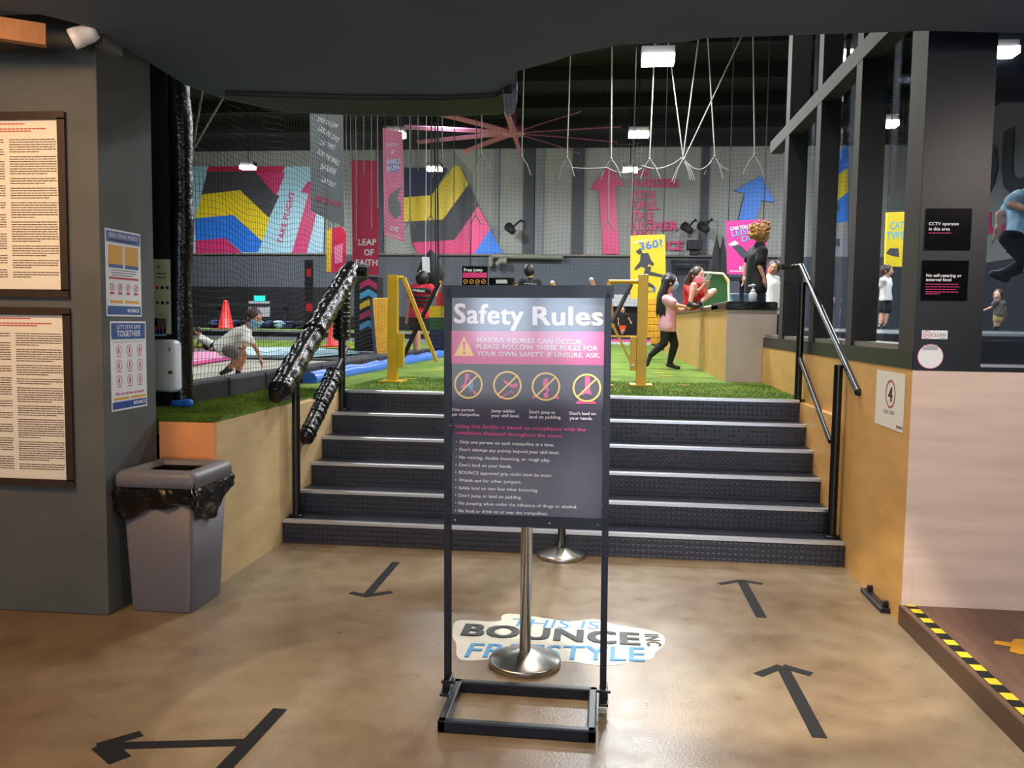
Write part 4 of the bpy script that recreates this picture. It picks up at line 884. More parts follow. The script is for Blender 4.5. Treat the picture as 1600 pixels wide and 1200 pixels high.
# 360 and leisure dive banners
yl, yfr = banner([(985, 368), (1039, 366), (1041, 465), (985, 467)], 15.5, [([(993, 393), (1001, 387), (1004, 396), (998, 398)], 2), ([(1001, 396), (1013, 395), (1017, 405), (1010, 420), (1002, 417), (992, 423), (991, 420), (1000, 408)], 2), ([(1003, 404), (1014, 402), (1022, 412), (1021, 416), (1014, 413)], 2), ([(1009, 416), (1018, 417), (1016, 424), (1038, 430), (1037, 434), (1013, 430), (1008, 438), (1022, 446), (1023, 452), (1006, 444), (1003, 438)], 2), ([(1021, 450), (1025, 448), (1024, 457), (1020, 454)], 3)],
    [M['yellow'], M['sky'], M['grey_dark'], M['blue'], M['white']], [('CAN YOU DO A', (990, 381), (1014, 376), 3.5, 4, .02), ('360?', (1000, 391), (1036, 385), 12, 3, .02), ('BOUNCE', (1005, 458), (1022, 457), 4, 2, .02)], 'yellow banner reading 360? with a leaping figure behind the girls')
banner([(1135, 345), (1196, 343), (1200, 430), (1136, 428)], 13.5, [([(1138, 382), (1148, 376), (1154, 380), (1145, 385)], 1), ([(1143, 384), (1157, 383), (1168, 394), (1168, 403), (1160, 403)], 3), ([(1140, 423), (1166, 423.5), (1166, 424.5), (1140, 424)], 1)], [mat('banner_magenta', (206, 54, 138), .5), M['white'], M['sky'], M['grey_dark']],
    [('CAN YOU DO A', (1141, 360), (1186, 354), 5.5, 1, .05), ('LEISURE', (1144, 370), (1192, 361), 10, 2, .01), ('DIVE', (1160, 378), (1190, 371), 9, 2, .01), ('BOUNCE', (1155, 422), (1183, 422), 6, 1, .03)], 'magenta banner reading LEISURE DIVE behind the curly haired boy')
banner([(1384, 332), (1440, 330), (1442, 418), (1381, 416)], 15.5, [([(1384, 396), (1390, 388), (1404, 388), (1405, 402), (1394, 400)], 2)], [M['yellow'], M['sky'], M['grey_dark']], [('CAT', (1391, 358), (1412, 357), 11, 1, .02), ('TWIST', (1385, 374), (1424, 372), 12, 1, .02)], 'yellow banner reading CAT TWIST seen through the glass screen')
mural([([(1300, 200), (1325, 180), (1325, 420), (1300, 420)], 0), ([(1300, 280), (1325, 262), (1325, 300), (1300, 320)], 1), ([(1300, 320), (1325, 300), (1325, 345), (1300, 350)], 2), ([(1303, 318), (1311, 318), (1311, 330), (1303, 330)], 3), ([(1305, 373), (1312, 373), (1312, 385), (1305, 385)], 3), ([(1300, 250), (1325, 225), (1325, 262), (1300, 280)], 2)], [M['hall_wall'], M['yellow'], M['blue'], M['grey_dark']], 'wall_mural', 'yellow and blue mural strip glimpsed between the black mullions')
# free jump board and dark notice by it
banner([(722, 416), (762, 416), (762, 452), (722, 452)], 14.5, [([(723, 426), (761, 426), (761, 434), (723, 434)], 1)], [M['panel_black'], M['magenta'], M['white'], M['mat_yellow']], [('Free jump', (725, 424), (754, 424), 5, 2, .03)], 'black and pink Free jump rules board behind the top of the sign', 'rules_board', cords=False, cat='board')
E2 = None
fr_ = Frame(at(722, 416, Y=14.48), (1, 0, 0), (0, 0, 1)); mb = MB()
for k in range(4): c = fr_.uv(727.5+9.3*k, 440); mb.ring(fr_, c, .035, .008, 0, .003, 20); mb.strip(fr_, (c.x-.02, c.y-.02), (c.x+.02, c.y+.02), .008, 0, .003, .0005)
mb.tube([at(724, 452, Y=14.6), V((at(724, 452, Y=14.6).x, 14.6, PLAT))], .02, 6); mb.tube([at(760, 452, Y=14.6), V((at(760, 452, Y=14.6).x, 14.6, PLAT))], .02, 6)
o = mb.build('icons', M['mat_yellow'], bpy.data.objects['rules_board'])
banner([(764, 434), (804, 434), (804, 455), (764, 455)], 15, [([(775, 437), (792, 437), (793, 443), (775, 443)], 1), ([(765, 446), (778, 446), (778, 448), (765, 448)], 2)], [M['panel_black'], M['grey_light'], M['magenta']], [], 'low black sign board right of the Free jump board', 'rules_board', cords=False, cat='board')
for k in range(2): p = at(768+32*k, 455, Y=15.03); mb = MB(); mb.tube([(p.x, 15.03, PLAT), p], .02, 6); mb.build('post', M['black_matte'], bpy.data.objects['rules_board.001'])

# ------------------------------------------------------------------ hanging ropes
def rope(px0, px1, py, y, lab, grp, r=.009, fork=.32, top_y=None, name='hanging_rope'):
    b = at(px1, py-14, Y=y); tz = HALL_TOP; d = at(px0, 95, Y=y); k = (tz-b.z)/(d.z-b.z); tp = b+(d-b)*k
    mb = MB(); mb.tube([tp, b], r, 6); rnd = random.Random(px1)
    l = b+V((-.11-.05*rnd.random(), .02, -fork*rnd.uniform(.75, 1.05))); q = b+V((.10+.06*rnd.random(), -.02, -fork*rnd.uniform(.75, 1.05)))
    mb.tube([b, b.lerp(l, .5)+V((-.01, 0, .02)), l], r*.8, 6); mb.tube([b, b.lerp(q, .5)+V((.01, 0, .02)), q], r*.8, 6); mb.ball(b, r*1.9, 0, 8)
    place(mb, name, M['rope'], lab, 'rope', grp); return l, q
rp = [(690, 691, 262), (753, 752, 256), (819, 815, 258), (891, 886, 260), (956, 955, 262), (1022, 1015, 262), (1048, 1068, 264), (1087, 1067, 262), (1108, 1117, 258), (1141, 1069, 262), (1177, 1179, 256)]
rl = ['first pale rope from the left, hanging beside the net', 'second rope from the left, ending in a fork under the black soffit', 'third rope from the left, hanging across the fan hub', 'fourth rope from the left, across the fan blades', 'fifth rope from the left, hanging over the magenta arrow tip', 'rope hanging from under the bright nearest lamp', 'rope slanting right from the bright lamp to the knot', 'rope slanting left into the knot, middle of three', 'rope with a closed loop just right of the knot', 'long rope slanting from upper right into the knot', 'rightmost rope hanging above the blue arrow']
ends = []
for (a, b, c), lb_ in zip(rp, rl): ends.append(rope(a, b, c, 12.0, lb_, 'forked ropes hanging from the hall ceiling'))
rp2 = [(640, 641, 350), (673, 673, 344), (709, 709, 344), (744, 743, 344), (988, 987, 350), (951, 950, 352)]
rl2 = ['small far rope forking in front of the yellow mural band, leftmost', 'small far rope second from left before the mural', 'small far rope forking over the black mural band', 'small far rope at the right edge of the peak mural', 'small far rope left of the HIGHER lettering', 'small far rope hanging in front of the magenta arrow']
for (a, b, c), lb_ in zip(rp2, rl2):
    y = 20.0; p = at(b, c-8, Y=y); tpz = HALL_TOP; mb = MB(); mb.tube([(p.x, y, tpz), p], .012, 6); mb.tube([p, p+V((-.13, 0, -.22))], .014, 6); mb.tube([p, p+V((.13, 0, -.22))], .014, 6)
    place(mb, 'hanging_rope', M['rope'], lb_, 'rope', 'far forked ropes in front of the back wall')
mb = MB()
for (x0, y0, x1, y1, dip) in ((886, 261, 948, 262, 2), (948, 262, 1003, 263, 8), (1003, 259, 1066, 246, 10), (1070, 250, 1112, 252, 14), (1122, 254, 1140, 266, 3)):
    P = []
    for i in range(13): t_ = i/12; P.append(at(x0+(x1-x0)*t_, y0+(y1-y0)*t_+dip*4*t_*(1-t_), Y=12.0))
    mb.tube(P, .009, 5)
place(mb, 'linking_cord', M['rope'], 'thin pale cord sagging between the forked ends of the ropes', 'cord')

# ------------------------------------------------------------------ nets
def net(name, P, U, W, nu, nv, du, dv, r, lab, wob=.03, sub=2, m='net_black', sag=None):
    """a square meshed net hung in a plane: every strand is a thin prism"""
    P, U, W = V(P), V(U).normalized(), V(W).normalized(); N_ = U.cross(W)
    def pos(i, j):
        u, v = i*du, j*dv; s = math.sin(u*1.9+v*.7)*.5+math.sin(u*4.3-v*1.3)*.3
        edge = min(1, j/6, (nv-j)/6)
        return P + U*(u+.25*wob*s) + W*(v+wob*edge*math.sin(u*2.6+v*.8)*.9+wob*edge*.5*math.sin(u*7+v*3)) + N_*(wob*1.3*s*edge)
    vs = []; fs = []
    def strand(pts, A, B):
        b = len(vs)
        for p in pts: vs.extend((tuple(p+A*r), tuple(p-A*r*.5+B*r*.87), tuple(p-A*r*.5-B*r*.87)))
        for i in range(len(pts)-1):
            for k in range(3): q = (k+1) % 3; fs.append((b+3*i+k, b+3*i+q, b+3*i+3+q, b+3*i+3+k))
    for j in range(nv+1): strand([pos(i, j) for i in range(0, nu+1, sub)], N_, W)
    for i in range(nu+1): strand([pos(i, j) for j in range(0, nv+1, sub*2)], N_, U)
    mb = MB(); mb.v = vs; mb.f = fs; mb.m = [0]*len(fs); mb.sm = [False]*len(fs)
    return place(mb, name, M[m], lab, 'net')
net('safety_net', (-2.95, 5.55, 1.16), (0, 1, 0), (0, 0, 1), 150, 72, .055, .05, .0018, 'black knotted safety net along the left side of the turf walkway', .035)
net('safety_net', (-2.95, 13.85, 1.10), (0, 1, 0), (0, 0, 1), 60, 50, .075, .075, .0022, 'farther stretch of black safety net beyond the crimson tower', .04, 1)
net('back_net', (-2.9, 19.0, 1.1), (1, 0, 0), (0, 0, 1), 110, 66, .09, .09, .0020, 'fine net hung across the hall in front of the painted wall', .03, 1, 'net_black')
# padded base beam of the net and blue strip along the turf
mb = MB()
for k in range(12):
    y = 5.45+.71*k; mb.box((-3.05, y, PLAT-.01), (-2.88, y+.70, PLAT+.15))
place(mb, 'net_beam', M['black_matte'], 'black padded beam along the bottom of the safety net', 'beam', bevel=.02)
mb = MB(); P = [(a_, PLAT) for a_ in ()]
n_ = 26; pts = []
for i in range(n_+1): pts.append(V((-2.80+.015*math.sin(i*1.3), 7.7+8.5*i/n_, PLAT+.03)))
mb.tube(pts, [.075+.012*math.sin(i*2.1) for i in range(n_+1)], 12); place(mb, 'edge_padding', M['pad_blue'], 'blue vinyl padding strip lying along the foot of the net', 'padding')
# slack upper net cords and folded net bunch at top left
mb = MB()
for a_, b_, c_ in (((267, 80), (266, 150), None), ((283, 120), (281, 190), None), ((317, 140), (302, 228), (300, 250)), ((348, 155), (303, 232), (300, 250))):
    P = [at(*p, Y=6.4) for p in (a_, b_, c_) if p]; mb.tube([V((P[0].x, P[0].y, HALL_TOP))]+P, .008, 5)
place(mb, 'net_cord', M['net_light'], 'pale cords holding up the net in the dark upper left corner', 'cord')
vs = []; mb = MB(); colx = [(267, 150, 268, 310), (277, 165, 284, 300), (288, 200, 296, 400)]
for k in range(9):
    x_ = 267+k*3.0; P = [at(x_+1.5*math.sin(j*.6+k), 150+k*10+j*9+2*k, Y=6.0+.04*k) for j in range(22)]; mb.tube(P, .006, 4)
for j in range(22):
    P = [at(267+k*3.0+1.5*math.sin(j*.6+k), 150+k*10+j*9+2*k, Y=6.0+.04*k) for k in range(9)]; mb.tube(P, .004, 4)
mb.tube([P[0], V((P[0].x, P[0].y, HALL_TOP))], .005, 4)
place(mb, 'bunched_net', M['net_light'], 'pale bunched net hanging beside the black padded post', 'net')
# slim vertical cords behind the banners
mb = MB()
for x_ in (541, 548, 556, 568, 580, 590, 622, 640, 653): mb.tube([V((at(x_, 185, Y=14.5).x, 14.5, HALL_TOP)), at(x_, 185, Y=14.5), at(x_+.5, 320+random.uniform(-60, 120), Y=14.5)], .008, 4)
place(mb, 'net_cord', M['net_light'], 'thin pale vertical cords above the crimson banner', 'cord')
mb = MB(); mb.tube([V((at(684, 190, Y=13).x, 13, HALL_TOP)), at(684, 190, Y=13.0), at(684, 300, Y=13.0), at(685, 440, Y=13.0)], .014, 5); mb.tube([at(680, 190, Y=13.0), at(681, 440, Y=13.0)], .01, 5); place(mb, 'net_cord', M['net_black'], 'black rope at the corner of the net above the striped shirt', 'cord')

# ------------------------------------------------------------------ court on the left behind the net
def slab(name, px, z, th, m, lab, cat, bev=.01):
    mb = MB(); mb.prism([at(x, y, Z=z) for x, y in px], (0, 0, -th)); return place(mb, name, M[m], lab, cat, bevel=bev)
slab('trampoline_surround', [(240, 655), (262, 600), (300, 563), (470, 557), (640, 548), (600, 565), (470, 592), (320, 625)], .995, .012, 'black_matte', 'black rim around the pale trampoline bed behind the net', 'trampoline rim', 0)
mb = MB(); mb.box((-8.5, 5.9, .995), (-3.10, 12.2, 1.004)); place(mb, 'trampoline_bed', M['bed'], 'pale beige trampoline bed under the crouching boy', 'trampoline')
mb = MB(); mb.box((-9, 12.2, .99), (-3.1, 12.6, 1.03)); place(mb, 'frame_pad', M['black_matte'], 'black pad along the far edge of the pale trampoline bed', 'pad', bevel=.01)
P = [at(x, y, Z=1.02) for x, y in ((296, 571), (362, 561), (364, 552), (296, 553))]; mb = MB(); mb.prism(P, (0, 0, .04)); place(mb, 'frame_pad', M['pad_pink'], 'pink trampoline edge pad behind the crouching boy', 'pad', bevel=.01)
P = [at(x, y, Z=1.02) for x, y in ((378, 559), (470, 559), (560, 552), (480, 546), (378, 545))]; mb = MB(); mb.prism(P, (0, 0, .04)); place(mb, 'frame_pad', M['pale_blue'], 'pale blue trampoline edge pad right of the crouching boy', 'pad', bevel=.01)
mb = MB(); mb.box((-15, 17.0, .99), (-3.1, 22.5, 1.03)); place(mb, 'turf_strip', M['turf_far'], 'bright green turf strip across the court behind the net', 'turf strip')
RZ = 1.30
mb = MB(); mb.box((-15.4, 23.4, .98), (-3.2, 27.5, RZ), 0); mb.box((-15.4, 23.36, RZ-.05), (-3.2, 23.40, RZ+.001), 1); mb.box((-15.4, 23.41, RZ), (-3.2, 25.5, RZ+.01), 2); mb.box((-15.4, 22.9, .98), (-3.2, 22.95, 1.12), 1); place(mb, 'raised_platform', [M['black_matte'], M['grey_light'], M['turf_far']], 'long low raised black platform with pale edge behind the turf strip', 'platform')
mb = MB(); mb.box((-15.4, 27.6, .98), (-3.2, 29.88, 1.75)); place(mb, 'wall_bench', M['hall_black'], 'long dark box bench along the back wall left', 'bench')
mb = MB(); q = at(300, 445, Y=28.5); mb.box((-15.4, 29.76, 1.76), (at(500, 445, Y=28.5).x, 29.87, q.z)); place(mb, 'dark_band', M['black_matte'], 'dark padded band along the lower back wall behind the net', 'wall padding')
mb = MB(); q = at(372, 476, Y=27); 
for x_ in (342, 446): p = at(x_, 477, Y=27); mb.box((p.x-.05, 27, RZ), (p.x+.05, 27.1, p.z))
p0 = at(310, 477, Y=27); p1 = at(450, 477, Y=27); mb.obox(p0, p1, .12, .12); place(mb, 'guard_rail', M['black_matte'], 'black rail on posts behind the crouching boy', 'rail')
rnd = random.Random(12)
for k in range(9):
    x_ = 335+k*17; c = at(x_, 499, Y=25.9); mb = MB()
    for j in range(4): mb.ball(c+V((rnd.uniform(-.02, .02), rnd.uniform(-.1, .1), .05+.05*j)), (.15, .3, .06), 0, 12)
    c_ = M[('navy', 'pale_blue', 'navy', 'cloth_black', 'pale_blue')[k % 5]]; c2 = min(p[2] for p in mb.v); mb.v = [(a_, b_, d_-c2+RZ+.01) for a_, b_, d_ in mb.v]
    place(mb, 'foam_pad', c_, ['leftmost folded navy pad on the far platform, by the cone', 'pale blue folded pad second in the row behind the boy', 'navy folded pad third in the row behind the boy', 'black folded pad left of the boy head', 'pale blue folded pad beside the boy head', 'navy folded pad just right of the boy masked face', 'pale blue folded pad seventh in the row behind the boy', 'navy folded pad second from the right end of the row', 'black folded pad ending the row near the wrapped rail'][k], 'pad', 'folded pads on the far platform')
# exit sign, board
c = at(405, 466, Y=29.7); mb = MB(); mb.box((c.x-.20, 29.70, c.z-.10), (c.x+.20, 29.88, c.z+.10)); place(mb, 'exit_sign', M['teal_glow'], 'small glowing green exit sign above the crouching boy', 'exit sign')
c = at(406, 481, Y=27.7); c1 = at(423, 471, Y=27.7); mb = MB(); mb.box((c.x-.35, 27.59, 1.7), (c1.x, 27.66, c1.z)); place(mb, 'notice_board', M['grey_light'], 'pale board on the wall behind the crouching boy head', 'board')
def cone(px, pyb, pyt, y, base_z, lab):
    b = at(px, pyb, Y=y); h = at(px, pyt, Y=y).z-base_z; b.z = base_z
    t = thing('traffic_cone', lab, 'traffic cone', b, 'orange traffic cones'); mb = MB(); mb.lathe(b, [(h*.30, .02), (h*.26, .03), (h*.08, h*.96), (h*.05, h)], 20); mb.build('cone', M['red'], t); mb = MB(); mb.box((b.x-h*.34, b.y-h*.34, base_z), (b.x+h*.34, b.y+h*.34, base_z+.02)); mb.build('base', M['red'], t)
cone(353, 506, 469, 24.6, RZ+.01, 'red traffic cone standing on the far platform behind the boy')
cone(524, 534, 487, 18, 1.03, 'red traffic cone partly hidden by the wrapped handrail post')
# rainbow panels
FRB = Frame((0, 16.9, 0), (1, 0, 0), (0, 0, 1)); mb = MB()
zs = [at(680, y, Y=16.9).z for y in (456, 478, 496, 515)] + [PLAT]; x0 = at(671, 500, Y=16.9).x; x1 = at(701, 500, Y=16.9).x
for k in range(4): mb.box((x0-(.0 if k else -.15), 16.9, max(zs[k+1], PLAT)), (x1, 17.1, zs[k]), k)
place(mb, 'rainbow_panel', [M['red'], M['yellow'], M['green'], M['navy']], 'padded panel with red, yellow, green and navy bands left of the sign', 'panel')
# far end pads and yellow mats right of the sign
mb = MB(); x0 = at(940, 530, Y=24.6).x; 
mb.box((x0-3, 24.6, PLAT), (1.3, 25.4, PLAT+.07), 0); mb.box((x0-3, 24.62, PLAT+.07), (1.3, 25.4, PLAT+.15), 1); mb.box((x0-3, 24.66, PLAT+.15), (1.3, 25.4, PLAT+.21), 2); mb.box((x0-3, 24.7, PLAT+.21), (1.3, 25.4, PLAT+.25), 3)
place(mb, 'layered_pad', [M['white'], M['pad_pink'], M['navy'], M['mat_yellow']], 'long low pad in white, pink, navy and yellow layers at the turf end', 'pad')
a = at(1003, 466, Y=26.5); b = at(1024, 525, Y=26.5); mb = MB(); r_ = 7
for i in range(r_):
    z0 = .975+(a.z-.975)*i/r_; mb.box((a.x, 26.5, z0+.008), (b.x+.3, 26.8, .975+(a.z-.975)*(i+1)/r_+.001))
place(mb, 'crash_mat', M['mat_yellow'], 'tall stack of yellow mats at the far end right of the yellow post', 'crash mat', bevel=.02)
mb = MB(); a = at(950, 461, Y=27.0); mb.box((a.x-2.5, 27, a.z-.35), (1.28, 27.3, a.z+.02), 0); mb.box((a.x-2.5, 27.1, PLAT-.05), (1.28, 27.3, a.z-.36), 1); place(mb, 'back_barrier', [M['grey_light'], M['hall_black']], 'dark barrier with pale padded top at the far end of the turf', 'barrier')
a = at(1003, 451, Y=26.9); b = at(1018, 462, Y=26.9); mb = MB(); mb.box((a.x, 26.88, b.z), (b.x, 26.92, a.z), 0); mb.box((a.x+.05, 26.87, b.z+.04), (b.x-.05, 26.88, b.z+.12), 1); mb.box((a.x+.1, 26.9, b.z-.03), (b.x-.1, 26.95, b.z), 0); place(mb, 'notice', [M['pale_blue'], M['yellow']], 'small pale blue and yellow notice below the 360? banner', 'notice')

# ------------------------------------------------------------------ yellow barriers
def barrier(bx, by, top, y, arm, blk, lab, flip):
    b = at(bx, by, Z=PLAT); y = b.y; tz = at(bx, top, Y=y).z
    t = thing('yellow_barrier', lab, 'barrier', b, 'yellow barriers on the turf walkway')
    mb = MB(); mb.box((b.x-.048, b.y-.04, PLAT+.02), (b.x+.048, b.y+.04, tz)); mb.build('post', M['yellow_metal'], t, bevel=.004)
    mb = MB(); mb.box((b.x-.11, b.y-.14, PLAT), (b.x+.11, b.y+.14, PLAT+.02)); mb.build('base_plate', M['yellow_metal'], t, bevel=.003)
    s_ = 1 if flip else -1
    mb = MB(); mb.box((b.x+.05*s_, b.y-.035, PLAT+.15), (b.x+.11*s_, b.y+.035, PLAT+.48)); mb.build('counterweight_box', M['yellow_metal'], t, bevel=.003)
    if arm:
        mb = MB(); p = at(*arm[0], Y=y+.06); q = at(*arm[1], Y=y+.06); mb.tube([(b.x+.04*s_, y+.05, p.z), p], .02, 8); mb.obox(p, q, .035, .035); mb.build('yellow_arm', M['yellow_metal'], t)
    for k, (p, q) in enumerate(blk):
        mb = MB(); mb.tube([at(*p, Y=y+.2+.5*k), at(*q, Y=y+.2+.5*k)], .022, 8); mb.build('black_arm', M['black_matte'], t)
barrier(614, 597, 430, 8, ((631, 434), (682, 565)), [((686, 441), (628, 562))], 'yellow barrier post with crossed arms left of the sign', True)
barrier(1001, 603, 429, 8, ((951, 440), (958, 512)), [], 'yellow barrier post standing right of the sign', False)
mb = MB(); p = at(956, 505, Y=8.0); q = at(988, 571, Y=8.0); mb.obox(p, q, .022, .03); mb.tube([p, at(986, 445, Y=8.4)], .022, 8, 1); mb.ball(q, .02, 2, 8); 
o = mb.build('crossed_arms', [M['yellow_metal'], M['black_matte'], M['white']], bpy.data.objects['yellow_barrier.001'])
for k, (px, py, m_, lb_) in enumerate(((746, 449, 'mat_yellow', 'first'), (805, 448, 'mat_yellow', 'second'), (864, 446, 'mat_yellow', 'third'), (925, 441, 'orange', 'fourth'))):
    p = at(px-1, py-4, Y=8.1+.5*k*0); q = at(px+22, py+75, Y=8.1); mb = MB(); mb.tube([q, p], .022, 8, 0); mb.ball(p, .024, 1, 8); mb.tube([q, V((q.x, q.y, PLAT))], .022, 8, 0); mb.lathe(V((q.x, q.y, PLAT)), [(.09, 0), (.09, .015), (.02, .02)], 16, 0)
    place(mb, 'leaning_pole', [M['mat_yellow'] if m_ != 'orange' else M['skin'], M['black_matte'] if k < 2 else M['white']], '%s leaning pole tip from the left showing above the sign' % lb_, 'pole', 'leaning poles behind the sign')
for k, (x0, x1, y) in enumerate(((632, 650, 592), (671, 690, 579), (1020, 1045, 583), (1031, 1050, 588), (1058, 1078, 602), (1021, 1036, 575))):
    a = at(x0, y, Z=PLAT+.002); b = at(x1, y+.5, Z=PLAT+.002); mb = MB(); mb.prism([a+V((0, -.02, 0)), b+V((0, -.02, 0)), b+V((0, .02, 0)), a+V((0, .02, 0))], (0, 0, .006))
    place(mb, 'turf_marking', M['yellow'], ['short yellow tape mark beside the left barrier foot', 'short yellow tape mark near the sign on the turf', 'short yellow tape mark just behind the right barrier', 'short yellow tape mark between barrier and girl', 'nearest yellow tape mark right of the right barrier', 'yellow tape mark by the walking girl rear foot'][k], 'tape mark', 'yellow tape marks on the turf')

# ------------------------------------------------------------------ parapet on the right of the turf
PX = at(1133, 597, Z=PLAT).x; PF = at(1150, 597, Z=PLAT).y; PT = 1.845
t = thing('parapet', 'plywood parapet wall along the right of the turf with brown cap', 'wall', (PX, PF, PLAT))
mb = MB(); mb.box((PX, PF, PLAT), (PX+.06, 18.5, PT-.04), 0); mb.build('side_panel', M['ply_orange'], t)
mb = MB(); mb.box((PX, PF-.02, PLAT), (at(1212, 540, Y=PF).x, PF, PT-.06), 0); mb.build('end_panel', mat('end_panel', (186, 172, 170), .5, var=.06), t)
mb = MB(); mb.box((PX-.02, PF+.6, PT-.04), (PX+.25, 18.5, PT), 0); mb.build('cap', M['step_brown'], t)
mb = MB(); mb.box((PX-.02, PF-.05, PT-.06), (at(1214, 480, Y=PF).x, PF+1.2, PT+.03), 0); mb.build('black_ledge', M['wrap_black'], t, bevel=.015)
mb = MB(); mb.box((PX+.07, PF+.02, PLAT), (1.94, 18.5, PT-.10)); struct(mb, 'floor_parapet_deck', M['grey_dark'])
# hand sanitizer bottle on the ledge
c = at(1176, 471, Y=PF+.1); c.z = PT+.03
t = thing('pump_bottle', 'clear pump bottle with white nozzle on the black ledge', 'bottle', c)
mb = MB(); mb.lathe(c, [(.038, 0), (.042, .005), (.042, .085), (.03, .10), (.018, .105)], 20); mb.build('bottle', mat('clear_bottle', (190, 205, 215), .1, spec=.8), t)
mb = MB(); mb.lathe(c, [(.022, .10), (.022, .13), (.008, .132), (.008, .165), (.024, .17), (.026, .185), (.004, .19)], 16); mb.box((c.x-.05, c.y-.012, c.z+.165), (c.x+.01, c.y+.012, c.z+.182)); mb.build('pump', M['white_plastic'], t)
# green seat pad behind the seated girl, bench behind
yg = 11.9; fr_ = Frame(at(1105, 480, Y=yg), (1, 0, 0), (0, 0, 1)); pts = [(1098, 426), (1130, 428), (1138, 438), (1139, 473), (1100, 481)]
mb = MB(); mb.flatpx(fr_, pts, 0, 0, .0); mb = MB(); P = [at(x, y, Y=yg) for x, y in pts]; mb.prism(P, (0, .25, .0), 0); mb.prism([at(1128, 427.5, Y=yg-.01), at(1138, 438, Y=yg-.01), at(1138, 445, Y=yg-.01)], (0, .01, 0), 1); mb.tube([P[0], P[1], P[2], P[3], P[4]], .018, 8, 2); 
place(mb, 'padded_block', [M['green'], M['mat_yellow'], M['poster_green']], 'dark green padded block with piping right of the seated girl', 'padded block')
mb = MB(); a = at(1138, 433, Y=12.6); b = at(1172, 438, Y=12.6); mb.box((a.x, 12.5, b.z), (b.x+.3, 12.9, a.z), 0); mb.box((at(1160, 440, Y=12.6).x-.03, 12.6, PT-.06), (at(1160, 440, Y=12.6).x+.03, 12.66, b.z)); place(mb, 'black_bench', M['black_matte'], 'black bench top beyond the ledge beside the curly haired boy', 'bench')
mb = MB(); a = at(1140, 458, Y=13); mb.box((a.x, 13, PT-.06), (at(1215, 458, Y=13).x, 13.3, a.z)); place(mb, 'low_pad', M['pale_blue'], 'pale blue low pad behind the black ledge', 'pad', bevel=.02)

# ------------------------------------------------------------------ people
def fuse(mb, name, m, parent, voxel, smooth=4):
    """the limbs fused into one continuous skin"""
    o = mb.build(name, m, parent)
    r = o.modifiers.new('r', 'REMESH'); r.mode = 'VOXEL'; r.voxel_size = voxel; r.use_smooth_shade = True
    s_ = o.modifiers.new('s', 'SMOOTH'); s_.factor = .5; s_.iterations = smooth
    dg = bpy.context.evaluated_depsgraph_get(); me = bpy.data.meshes.new_from_object(o.evaluated_get(dg)); o.modifiers.clear(); o.data = me
    if not me.materials: me.materials.append(m)
    for p in me.polygons: p.use_smooth = True; p.material_index = 0
    return o
def hand(mb, w_, d, s, side, curl=.4):
    """palm, four unequal bent fingers and a thumb leaving the side of the palm"""
    d = V(d).normalized(); sd = V(side); sd = (sd-d*sd.dot(d)).normalized(); n = d.cross(sd)
    p = w_+d*.045*s; mb.cap(w_, p, .019*s, .024*s, 8)
    for k, L in enumerate((.062, .070, .066, .052)):
        a = p+sd*(.018-.012*k)*s+d*.012*s; b = a+(d+n*curl*.3)*L*.5*s; c = b+(d*.8+n*curl)*L*.5*s; mb.cap(a, b, .0085*s, .0078*s, 8); mb.cap(b, c, .0078*s, .006*s, 8)
    a = w_+sd*.016*s+d*.012*s; b = a+(sd*.9+d*.7)*.032*s; mb.cap(a, b, .0095*s, .009*s, 8); mb.cap(b, b+(d+sd*.2)*.026*s, .009*s, .007*s, 8)
